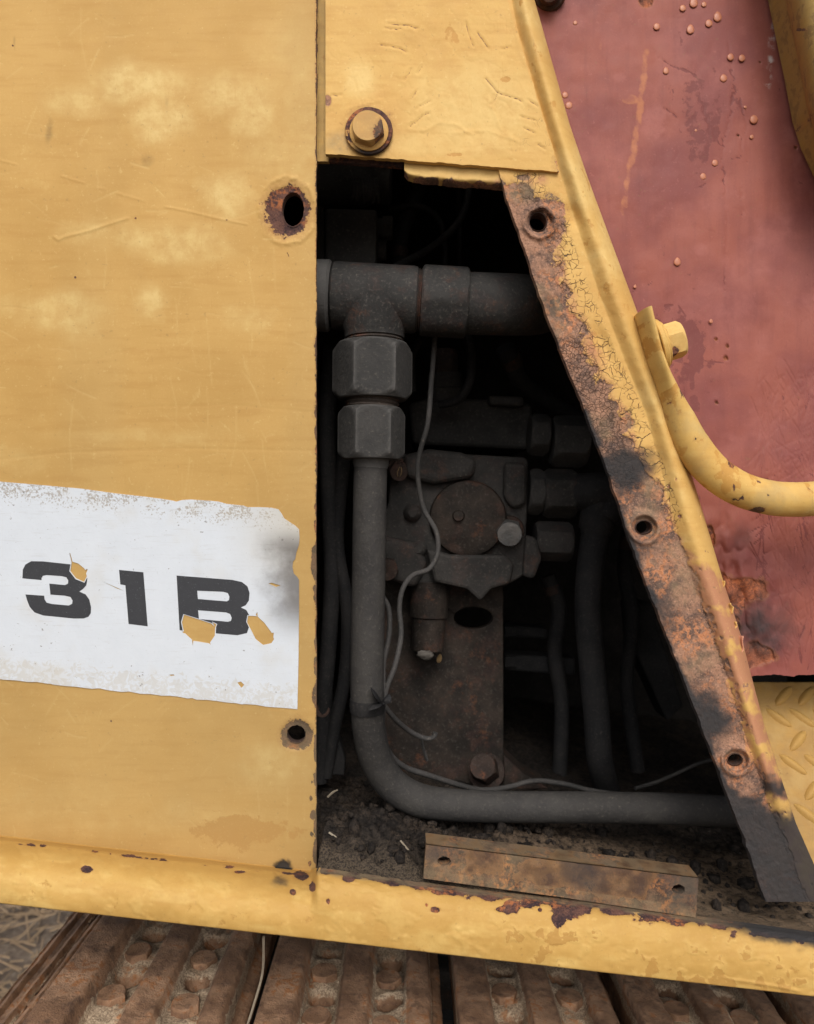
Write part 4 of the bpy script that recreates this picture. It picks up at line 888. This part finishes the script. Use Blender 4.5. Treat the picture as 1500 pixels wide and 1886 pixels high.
# ================================================================== hydraulics: tee, pipe, nuts
dt = .075; kt = K(dt)
tee = empty('tee_fitting', P(690, 560, dt)); tag(tee, 'large grey tee fitting with threaded arms at the top of the opening', 'fitting')
c = P(690, 550, dt); e1 = P(612, 545, dt); e2 = P(770, 553, dt)
lathe('tee_body', e1, e2, [(0, 57 * kt), (.02, 60.5 * kt), (.06, 61.5 * kt), (.94, 60.5 * kt), (.98, 59 * kt), (1, 55 * kt)], GREYB, tee, seg=56)
lathe('branch_arm', P(690, 560, dt), P(690, 624, dt), [(0, 66 * kt), (.62, 62 * kt), (.85, 56 * kt), (1, 55 * kt)], GREYB, tee, seg=56)
def threads(name, p0, p1, r, n, parent):
    pr = []
    for i in range(n * 4 + 1): pr.append((i / (n * 4), r * (1 + .035 * math.sin(i * math.pi / 2))))
    return lathe(name, p0, p1, pr, THRD, parent, seg=48, autos=60)
threads('arm_thread', P(769, 553, dt), P(783, 554, dt), 56 * kt, 3, tee)
threads('branch_thread', P(690, 620, dt), P(690, 642, dt), 53 * kt, 3, tee)
cn = empty('coupling_nut', P(600, 545, dt)); tag(cn, 'grey coupling nut half hidden behind the side panel, left of the tee', 'nut', 'pipe nuts on the tee')
lathe('nut_body', P(560, 543, dt), P(611, 546, dt), [(0, 63 * kt), (.9, 65 * kt), (1, 60 * kt)], GREY, cn)
lathe('nut_stem', P(500, 541, dt), P(562, 543, dt), [(0, 52 * kt), (1, 52 * kt)], GREYB, cn)
un = empty('union_nut', P(820, 556, dt)); tag(un, 'rounded grey union nut right of the tee body', 'nut', 'pipe nuts on the tee')
hexnut('nut_body', P(776, 554, dt), P(861, 559, dt), 61 * kt, GREYB, un, rot=math.pi / 6 + .5, cham=1.4, cap=1.06)
hn = empty('hose_elbow', P(930, 560, dt)); tag(hn, 'thick dark pipe elbow leaving the union nut towards the post', 'pipe')
tube('elbow_tube', [P(855, 559, dt), P(890, 560, dt), P(925, 561, dt + .002), P(958, 562, dt + .01), P(985, 563, dt + .035), P(1000, 563, dt + .09), P(1003, 563, dt + .2)], 56 * kt, GREYB, hn, seg=36)
n1 = empty('hex_nut', P(686, 690, dt)); tag(n1, 'upper big grey hex nut on the pipe directly under the tee', 'nut', 'pipe nuts on the tee')
hexnut('nut_body', P(687, 634, dt), P(686, 736, dt), 64 * kt, GREY, n1, rot=.62, cham=.8)
threads('nut_thread', P(686, 734, dt), P(685, 756, dt), 49 * kt, 3, n1)
n2_ = empty('hex_nut', P(685, 800, dt)); tag(n2_, 'lower grey hex nut where the long pipe starts', 'nut', 'pipe nuts on the tee')
hexnut('nut_body', P(685, 752, dt), P(684, 846, dt), 54 * kt, GREY, n2_, rot=.62, cham=.8)
lathe('nut_sleeve', P(684, 842, dt), P(683, 862, dt), [(0, 34 * kt), (.6, 33.5 * kt), (1, 31 * kt)], GREY, n2_)
pipe = empty('hydraulic_pipe', P(680, 1480, dt)); tag(pipe, 'long dusty grey pipe dropping from the nuts and bending right along the floor', 'pipe')
pr = 31 * kt
tube('pipe_tube', [P(683, 855, dt), P(681, 950, dt), P(679, 1080, dt), P(677, 1200, dt), P(677, 1290, dt + .002), P(681, 1350, dt + .006), P(694, 1400, dt + .012), P(722, 1444, dt + .018), P(768, 1472, dt + .022), P(830, 1482, dt + .023), P(930, 1486, dt + .023), P(1100, 1487, dt + .023), P(1250, 1490, dt + .023), P(1420, 1499, dt + .023), P(1600, 1505, dt + .023)],
     [pr, pr, pr, pr, pr, pr * 1.0, pr, pr, pr, pr * .96, pr * .93, pr * .93, pr * .93, pr * .93, pr * .93], PIPE, pipe, seg=30)

# ---- pump
pump = empty('hydraulic_pump', P(860, 1080, .2)); tag(pump, 'dark cast iron pump block with a round cap behind the pipe', 'pump')
prism('pump_body', [(735, 838), (770, 832), (968, 842), (974, 850), (972, 935), (966, 1060), (945, 1072), (930, 1080), (760, 1076), (735, 1060), (700, 1040), (690, 960), (715, 930), (720, 860)], .185, .30, IRON, pump, bevel=.004, seg=3)
prism('pump_head', [(752, 742), (800, 730), (900, 735), (982, 742), (980, 828), (760, 818)], .22, .33, CHAR, pump, bevel=.006, seg=3)
kp = K(.18)
lathe('round_cap', P(862, 955, .188), P(862, 955, .174), [(0, 72 * kp), (.6, 71 * kp), (.9, 68 * kp), (1, 62 * kp)], BROWN, pump, seg=48)
lathe('cap_boss', P(845, 950, .176), P(845, 950, .170), [(0, 12 * kp), (1, 9 * kp)], BROWN, pump, seg=20)
prism('lower_lug', [(785, 1010), (830, 1022), (930, 1022), (948, 1040), (940, 1075), (905, 1085), (885, 1108), (860, 1085), (800, 1072)], .172, .2, IRON, pump, bevel=.003)
lathe('drain_stem', P(792, 1070, .2), P(788, 1200, .2), [(0, 36 * kp), (.5, 36 * kp), (.52, 32 * kp), (.97, 31 * kp), (1, 26 * kp)], BROWN, pump)
for nm, x, y, r, mt in [('flange_bolt', 938, 980, 25, ZINC), ('flange_bolt', 712, 1046, 22, COPD), ('flange_bolt', 734, 866, 18, COPD)]:
    lathe('bolt_washer', P(x, y - 4, .185), P(x, y - 2, .181), [(0, r * 1.12 * kp), (1, r * 1.08 * kp)], COPD, pump)
    hexnut(nm, P(x, y - 2, .183), P(x + 1, y + 4, .168), r * .88 * kp, mt, pump, rot=.2, both=False, cham=.5)
for i, (x0_, x1_, y_, r_) in enumerate([(972, 1000, 905, 40), (1000, 1060, 908, 42), (985, 1052, 996, 34), (975, 1010, 800, 36), (1015, 1080, 812, 44)]):
    dd = .20
    hexnut('port_fitting', P(x0_, y_, dd), P(x1_, y_ + 2, dd), r_ * K(dd) * .95, IRON if i in (1, 2) else CHAR, pump, rot=.5, cham=.8)
prism('upper_boss', [(742, 838), (790, 826), (850, 832), (880, 845), (872, 880), (800, 892), (748, 880)], .172, .19, IRON, pump, bevel=.006, seg=3)
prism('side_boss', [(930, 850), (972, 852), (970, 930), (945, 938), (928, 915)], .176, .19, IRON, pump, bevel=.005, seg=3)
prism('lower_web', [(700, 985), (770, 1000), (790, 1040), (765, 1085), (722, 1070), (700, 1040)], .176, .2, IRON, pump, bevel=.006, seg=3)
prism('end_flange', [(968, 985), (990, 990), (1000, 1030), (985, 1068), (962, 1062)], .18, .21, IRON, pump, bevel=.004)
lathe('head_port', P(820, 690, .235), P(822, 745, .235), [(0, 34 * kp), (.5, 34 * kp), (.55, 40 * kp), (1, 40 * kp)], CHAR, pump)
lathe('head_cap', P(818, 645, .235), P(820, 695, .235), [(0, 22 * kp), (.2, 27 * kp), (1, 27 * kp)], COPD, pump)
prism('head_rib', [(900, 728), (965, 730), (966, 748), (902, 745)], .205, .23, CHAR, pump, bevel=.003)
for (bx_, by_) in ((770, 1012), (905, 1040), (760, 945)): lathe('casting_lump', P(bx_, by_, .186), P(bx_, by_, .176), [(0, 18 * kp), (.7, 14 * kp), (1, 7 * kp)], IRON, pump, seg=18)
# ---- mounting plate with its bolt
mp_ = empty('mounting_plate', P(830, 1440, .235)); tag(mp_, 'brown grimy upright plate with an oval hole below the pump', 'plate')
prism('plate_web', [(706, 1040), (927, 1048), (928, 1455), (700, 1455)], .225, .235, BROWN, mp_, bevel=.001, holes=[ell(872, 1138, 36, 20)])
prism('corner_gusset', [(928, 1390), (965, 1425), (1010, 1452), (928, 1456)], .222, .26, BROWN, mp_, bevel=.001)
bo = empty('anchor_bolt', P(895, 1415, .21)); tag(bo, 'brown rusty bolt head at the foot of the mounting plate', 'bolt')
lathe('bolt_washer', P(897, 1422, .224), P(896, 1421, .219), [(0, 34 * K(.22)), (1, 33 * K(.22))], COPD, bo)
hexnut('bolt_head', P(896, 1420, .22), P(889, 1411, .203), 23 * K(.21), COPD, bo, rot=.3, both=False, cham=.6)
# ---- second hose with elbow
hs_ = empty('return_hose', P(1100, 1450, .2)); tag(hs_, 'dark hose hanging from a swivel elbow right of the pump', 'hose')
dd = .19; kd = K(dd)
tube('hose_tube', [P(1100, 965, dd), P(1092, 1010, dd), P(1085, 1070, dd), P(1084, 1140, dd), P(1091, 1230, dd), P(1099, 1320, dd), P(1105, 1400, dd), P(1120, 1460, dd + .02)], [25 * kd, 25 * kd, 24.5 * kd, 24.5 * kd, 24 * kd, 24 * kd, 24 * kd, 24 * kd], DARK, hs_, seg=20)
lathe('hose_ferrule', P(1104, 920, dd), P(1097, 985, dd), [(0, 31 * kd), (.8, 32 * kd), (.9, 28 * kd), (1, 27 * kd)], DARK, hs_)
tube('hose_elbow', [P(1050, 908, .2), P(1085, 906, dd), P(1112, 908, dd), P(1122, 925, dd), P(1108, 950, dd)], [34 * kd, 35 * kd, 36 * kd, 35 * kd, 32 * kd], DARK, hs_, seg=20)
# ---- motor and valve block at the top left of the opening
mo = empty('electric_motor', P(640, 340, .14)); tag(mo, 'dark cylinder with a frayed wrapped end at the top left of the opening', 'motor')
km = K(.13)
lathe('motor_case', P(560, 345, .15), P(684, 340, .15), [(0, 40 * km), (.9, 40 * km), (1, 34 * km)], CHAR, mo)
lathe('motor_cap', P(682, 340, .15), P(722, 342, .15), [(0, 30 * km), (.3, 34 * km), (.9, 34 * km), (1, 28 * km)], CHAR, mo)
rr = random.Random(4)
for k in range(9):
    x = 650 + k * 5.5; a = rr.uniform(-6, 10)
    tube('frayed_strip', [P(x, 330, .125), P(x + 2, 352, .118), P(x + a * .6, 368 + rr.uniform(0, 8), .12)], [4 * km, 4 * km, 1.5 * km], CHAR, mo, seg=6, sub=4)
vb = empty('valve_block', P(650, 480, .13)); tag(vb, 'dark rectangular valve block standing above the tee', 'valve')
prism('block_body', [(598, 382), (695, 384), (693, 500), (598, 500)], .12, .2, CHAR, vb, bevel=.003)
prism('block_cover', [(585, 380), (596, 380), (596, 500), (585, 500)], .115, .2, BAYM, vb, bevel=.001)
lathe('block_plug', P(694, 420, .14), P(724, 421, .14), [(0, 18 * km), (.35, 18 * km), (.36, 22 * km), (.95, 22 * km), (1, 18 * km)], CHAR, vb, seg=6)
lathe('block_stem', P(694, 460, .15), P(712, 461, .15), [(0, 20 * km), (1, 20 * km)], CHAR, vb)

# ---- hoses behind the side panel edge
dsg = .11
for pts, r, lab in [([(612, 640), (604, 760), (606, 900), (612, 1050), (606, 1180), (596, 1300), (588, 1440)], 16, 'dark hose hugging the side panel edge inside the opening'),
                    ([(650, 700), (632, 860), (622, 1000), (640, 1120), (636, 1240), (616, 1340), (600, 1430)], 13, 'thinner dark hose between the panel edge and the long pipe')]:
    h = empty('rubber_hose', P(pts[-1][0], pts[-1][1], dsg + .03)); tag(h, lab, 'hose')
    tube('hose_tube', [P(x, y, dsg + .03) for x, y in pts], r * K(dsg), DARK, h, seg=14)
lp = empty('lower_plate', P(605, 1420, .13)); tag(lp, 'small dark plate with a rusty bolt low behind the side panel edge', 'plate')
prism('plate_web', [(560, 1270), (612, 1280), (614, 1320), (636, 1400), (634, 1428), (560, 1425)], .145, .155, DARK, lp, bevel=.001)
hexnut('plate_bolt', P(594, 1308, .146), P(594, 1308, .134), 13 * K(.13), COPR, lp, rot=.2, both=False, cham=.5)

# ---- wires
def wire(name, pts, r, lab, mat=WIRE, cat='wire', sub=8):
    w_ = [P(x, y, d) for x, y, d in pts]; o = tube(name, w_, r * K(.12), mat, None, seg=10, sub=sub); return tag(o, lab, cat)
wire('wire', [(802, 600, .10), (800, 640, .10), (795, 700, .105), (788, 780, .11), (772, 840, .12), (770, 880, .125), (780, 935, .13), (804, 980, .13), (806, 1020, .13), (790, 1048, .128), (760, 1060, .12), (742, 1085, .115), (736, 1120, .11), (739, 1170, .105), (728, 1225, .10), (713, 1265, .095), (706, 1298, .09)], 4.8, 'long grey wire wandering down in front of the pump to the cable tie')
wire('wire', [(690, 1085, .11), (706, 1100, .107), (717, 1125, .105), (717, 1170, .102), (707, 1220, .10), (706, 1262, .095), (703, 1292, .088)], 4.6, 'short grey wire looping out from behind the long pipe')
wire('wire', [(706, 1300, .088), (705, 1345, .092), (716, 1385, .1), (745, 1412, .11), (790, 1428, .125), (850, 1447, .15), (890, 1455, .165), (935, 1450, .18), (985, 1438, .19), (1040, 1444, .18), (1100, 1458, .17), (1200, 1470, .17), (1300, 1480, .17)], 5.2, 'grey wire running from the cable tie along the top of the floor pipe')
wire('wire', [(708, 1300, .088), (730, 1326, .10), (757, 1348, .115), (785, 1360, .12), (799, 1357, .12), (802, 1349, .12)], 4.6, 'cut grey wire end hooking out to the right of the cable tie')
wire('wire', [(776, 1358, .13), (780, 1378, .135), (787, 1400, .14)], 3, 'thin stub of wire dangling below the hooked wire end')
wire('wire', [(866, 300, .16), (863, 355, .16), (850, 400, .158), (820, 436, .15), (782, 464, .14), (745, 483, .125), (715, 498, .11)], 7, 'dark cable arcing from the upper tab down behind the tee', DARK)
wire('wire', [(716, 385, .2), (770, 380, .2), (805, 400, .2), (818, 440, .2), (820, 500, .2)], 6, 'faint black cable looping in the dark behind the tee', DARK)
wire('wire', [(840, 300, .24), (846, 400, .24), (846, 500, .24)], 6, 'faint straight black cable hanging in the dark behind the tee', DARK)
wire('wire', [(858, 610, .16), (868, 650, .16), (866, 700, .16), (845, 735, .17), (810, 745, .18)], 9, 'fuzzy black loom curving below the union nut', DARK)
wire('wire', [(775, 625, .15), (760, 660, .16), (762, 720, .17)], 6, 'short black cable beside the upper hex nut', DARK)
wire('wire', [(1170, 1452, .2), (1210, 1440, .21), (1245, 1425, .23), (1290, 1405, .25), (1330, 1395, .26)], 4, 'thin pale wire in the dark corner behind the post', WIRE)
tie = empty('cable_tie', P(692, 1296, .085)); tag(tie, 'frayed dark tape tie binding the wires to the long pipe', 'tie')
lathe('tie_band', P(677, 1286, dt + .001), P(677, 1310, dt + .002), [(0, pr * 1.04), (.5, pr * 1.07), (1, pr * 1.04)], DARK, tie, wob=.03)
for a, b, e in [((700, 1290), (690, 1278), (684, 1268)), ((702, 1296), (688, 1302), (678, 1306)), ((706, 1292), (712, 1288), (714, 1296))]:
    tube('tie_end', [P(*a, .066), P(*b, .057), P(*e, .056)], [5 * kt, 7 * kt, 3 * kt], DARK, tie, seg=8, flat=[.4, .4, .4])

for k, (pts, r, lab) in enumerate([([(930, 640, .2), (960, 700, .22), (1010, 740, .24), (1060, 770, .25), (1130, 800, .26)], 17, 'dark hose sweeping down behind the thick elbow to the post'),
        ([(1010, 1060, .27), (1030, 1120, .27), (1022, 1200, .28), (1035, 1300, .28), (1030, 1440, .28)], 15, 'dim upright hose left of the return hose'),
        ([(1160, 960, .26), (1150, 1050, .27), (1165, 1140, .27), (1155, 1260, .28), (1175, 1420, .28)], 14, 'dim upright hose right of the return hose'),
        ([(735, 500, .19), (740, 430, .2), (760, 380, .21), (780, 310, .22)], 13, 'dark hose rising beside the valve block')]):
    h = empty('rubber_hose', P(*pts[-1])); tag(h, lab, 'hose'); tube('hose_tube', [P(*q) for q in pts], r * K(.22), DARK, h, seg=14)
    q0, q1 = P(*pts[0]), P(*pts[1]); lathe('hose_clamp', q0.lerp(q1, .3), q0.lerp(q1, .55), [(0, r * 1.12 * K(.22)), (1, r * 1.12 * K(.22))], COPD, h, seg=20)
# ---- dim ironwork deeper in the bay
for poly, d0, d1, lab in [([(930, 1205), (1060, 1212), (1060, 1245), (930, 1235)], .30, .33, 'dim dark crossbar right of the mounting plate'),
                          ([(930, 1150), (1010, 1158), (1010, 1178), (930, 1172)], .33, .36, 'thin dark bar above the dim crossbar'),
                          ([(1160, 1110), (1200, 1110), (1260, 1300), (1230, 1330), (1170, 1200)], .30, .34, 'dim dark lever slanting behind the post')]:
    g = empty('frame_bar', P(poly[0][0], poly[0][1], d0)); tag(g, lab, 'bar'); prism('bar_body', poly, d0, d1, DARK, g, bevel=.003)
    prism('bar_end', [(poly[0][0], poly[0][1] + 4), (poly[0][0] + 22, poly[0][1] + 4), (poly[0][0] + 22, poly[0][1] + 24), (poly[0][0], poly[0][1] + 24)], d0 - .006, d0, DARK, g, bevel=.001)
LEAF = NT('dry_leaf'); LEAF = LEAF.out(LEAF.mix(LEAF.noise(90, 3), (.14, .085, .035, 1), (.26, .17, .07, 1)), .7)
for k, (x, y, d, w_, h_, lab) in enumerate([(808, 1221, .205, 9, 16, 'curled tan leaf scrap on the dirt below the pump stem'), (735, 878, .17, 8, 18, 'tan leaf scrap caught beside the lower hex nut'), (716, 1416, .15, 8, 6, 'tiny orange leaf bit above the pipe bend')]):
    V, Q = [], []
    for i in range(5):
        for j in range(4):
            u, v = i / 4, j / 3 - .5; V.append(P(x + v * w_ * math.sin(math.pi * (.15 + .8 * u)) + 3 * u, y - u * h_, d - .003 * abs(v) - .002 * u))
    for i in range(4):
        for j in range(3): a = i * 4 + j; Q.append((a, a + 1, a + 5, a + 4))
    o = tag(link('leaf_scrap', mesh_np('leaf_scrap', V, Q), LEAF), lab, 'leaf'); sm = o.modifiers.new('t', 'SOLIDIFY'); sm.thickness = .0004
wd_ = empty('oil_crust', P(785, 1205, .2))
tag(wd_, 'pale crusty blob at the tip of the pump stem', 'crust')
bm = bmesh.new(); bmesh.ops.create_icosphere(bm, subdivisions=3, radius=1); r0 = random.Random(2); cc = P(783, 1206, .185)
for v in bm.verts: v.co = cc + Vector((v.co.x * 15, v.co.y * 10, v.co.z * 9)) * K(.19) * (.75 + .4 * r0.random())
bm_obj('crust_lump', bm, dark_metal('pale_crust', (.10, .09, .08, 1), (.26, .24, .22, 1), .8), wd_, smooth=True)

# ================================================================== crawler track
def track_mat(name, c0, c1, mud):
    N = NT(name); a = N.noise(26, 3, .65); b = N.noise(150, 3, .7); e = N.noise(600, 2, .7)
    c = N.mix(N.ramp(a, .36, .64), c0, c1); c = N.mix(N.math('MULTIPLY', N.ramp(b, .46, .68), .55), c, (.085, .045, .032, 1))
    mk = N.ramp(N.math('ADD', N.math('ADD', N.attr('mud'), .04), N.math('MULTIPLY', N.math('SUBTRACT', b, .5), 1.2)), .4, .7)
    c = N.mix(N.math('MULTIPLY', mk, .9), c, N.mix(N.ramp(e, .35, .65), (.24, .175, .118, 1), (.56, .44, .31, 1)))
    c = N.mix(N.math('MULTIPLY', N.ramp(e, .66, .74), .55), c, (.40, .30, .21, 1)); c = N.mix(N.math('MULTIPLY', N.ramp(N.noise(55, 3, .7), .58, .7), .6), c, (.07, .042, .03, 1))
    c = N.mix(N.math('MULTIPLY', N.math('MULTIPLY', N.ramp(a, .50, .62), N.ramp(b, .48, .6)), .8), c, (.36, .15, .055, 1))
    return N.out(c, .8, N.bump(N.math('ADD', b, N.math('MULTIPLY', e, .6)), .0014, .8), spec=.3)
TRK = track_mat('rusty_track_steel', (.19, .105, .060, 1), (.36, .215, .13, 1), .3)
hT = .42
def tz(x): return H - hT - .115 * (x - .03)
tr_ = empty('crawler_track', (0.05, .3, tz(.05) - .03)); tag(tr_, 'rusty crawler track with muddy ribbed shoes below the sill', 'track')
# one shoe's cross-section along travel (metres): three grousers, floor between them
prof = [(-.073, -.024), (-.073, .016), (-.072, .020), (-.046, .020), (-.0445, .017), (-.040, .0), (-.016, .0), (-.0115, .013), (-.0105, .0155), (.0105, .0155), (.0115, .013), (.016, .001), (.040, .001), (.043, .010), (.046, .014), (.060, .014), (.063, .008), (.064, -.006), (.073, -.010), (.073, -.024)]
yd = np.concatenate([np.linspace(.04, .36, 110), np.linspace(.37, .62, 14)]); rsT = np.random.RandomState(21)
pp = []
for (a, b) in zip(prof[:-1], prof[1:]):
    L = math.hypot(b[0] - a[0], b[1] - a[1]); n = max(2, int(L / .0025))
    for i in range(n): pp.append((a[0] + (b[0] - a[0]) * i / n, a[1] + (b[1] - a[1]) * i / n))
pp.append(prof[-1]); pp = np.array(pp)
bolt_me = None
def shoe(xc, seed):
    PX, YY = np.meshgrid(pp[:, 0], yd); PZ, _ = np.meshgrid(pp[:, 1], yd)
    nn = fbm(PX * 2000 + seed * 300, YY * 2000, 30, 4, 200 + seed); nb_ = fbm(PX * 2000, YY * 2000, 90, 3, 300 + seed)
    low = sstep(.013, .003, PZ) * (PZ > -.004)
    Zz = PZ + (nn - .5) * .0035 + low * (nb_ - .35) * .014 + low * (nn - .5) * .006; PX2 = PX + (nn - .5) * .0012
    pit = 0 * PX
    for bx in (-.028, .028):
        for by in (.135, .1975, .265, .33):
            pk = np.exp(-(np.hypot((PX - bx) / .0095, (YY - by) / .008)) ** 4); Zz = Zz - .016 * pk; pit = np.maximum(pit, pk)
    if seed == 0: Zz = Zz - (.073 - PX2) * .75; PX2 = .073 - (.073 - PX2) * .72
    x = xc + PX2; z = tz(xc) + Zz - .115 * PX2
    V = np.stack([x, YY, z], -1).reshape(-1, 3); n, m = PX.shape; ii = np.arange(n * m).reshape(n, m)
    Q = np.stack([ii[:-1, :-1], ii[:-1, 1:], ii[1:, 1:], ii[1:, :-1]], -1).reshape(-1, 4)
    mud = (low * .75 + .15 * nb_) * (1 - pit) - .8 * pit
    o = link('track_shoe', mesh_np('track_shoe', V, Q, dict(mud=mud.ravel())), TRK, tr_)
    s = o.modifiers.new('thick', 'SOLIDIFY'); s.thickness = .012; s.offset = -1 if True else 1
    for bx in (-.030, .027):
        for by in (.105, .165, .30) if seed else ():
            jx, jy = rsT.uniform(-.002, .002), rsT.uniform(-.003, .003); bz = tz(xc + bx) + .001
            hb_ = hexnut('shoe_bolt', Vector((xc + bx + jx, by + jy, bz)), Vector((xc + bx + jx, by + jy, bz + .0075)), .0105, TRK, o, rot=rsT.uniform(0, 1), both=False, cham=1.4)
    return o
for k, xc_ in enumerate((-.352, -.203, -.043, .114, .266, .4185, .571)): shoe(xc_, k)
# link chain under the shoes, dark
ch = empty('chain_rail', (0.05, .3, tz(.05) - .09)); tag(ch, 'dark greasy chain rail showing through the gaps between track shoes', 'chain')
for yy in (.17, .27):
    bm = bmesh.new(); r = bmesh.ops.create_cube(bm, size=1)
    for v in bm.verts: v.co = Vector((v.co.x * 1.0 + .23, yy + v.co.y * .03, tz(v.co.x * 1.0 + .23) - .055 + v.co.z * .04))
    bm_obj('rail_link', bm, IRON, ch, bevel=.004)
    for k in range(9):
        xk = -.25 + k * .12; lathe('link_pin', Vector((xk, yy - .03, tz(xk) - .05)), Vector((xk, yy + .03, tz(xk) - .05)), [(0, .016), (1, .016)], IRON, ch, seg=16)
tf = empty('gap_blocker', (.3, .34, .2)); tag(tf, 'dark beam added under the shoes to block bright ground in their gaps', 'blocker')  # unseen beam added to block the sunlit ground between the shoes
bm = bmesh.new(); bmesh.ops.create_cube(bm, size=1)
for v in bm.verts: v.co = Vector((v.co.x * 1.1 + .27, .33 + v.co.y * .3, tz(v.co.x * 1.1 + .27) - .21 + v.co.z * .2))
bm_obj('blocker_beam', bm, IRON, tf, bevel=.01)
bm = bmesh.new(); bmesh.ops.create_cube(bm, size=1)
for v in bm.verts: v.co = Vector((v.co.x * 1.0 + .27, .33 + v.co.y * .36, tz(v.co.x * 1.0 + .27) - .31 + v.co.z * .03))
bm_obj('blocker_lip', bm, IRON, tf, bevel=.006)
tag(tube('grass_stem', [P(486, 1725, .06), P(484, 1790, .07), P(468, 1850, .075), P(452, 1900, .08), P(430, 1960, .09)], .0010, STR2, seg=6), 'single dry grass stem hanging over the track gap', 'stem')
bm = bmesh.new(); bmesh.ops.create_icosphere(bm, subdivisions=2, radius=1); cc = Vector((-.284, .175, tz(-.28) - .004))
for v in bm.verts: v.co = Vector((v.co.x * .014, v.co.y * .018, v.co.z * .006)) * (.8 + .3 * r0.random()) + cc
tag(bm_obj('pebble', bm, NT('tan_stone').out((.30, .21, .15, 1), .8), smooth=True), 'tan flat stone wedged between two track shoes', 'stone')
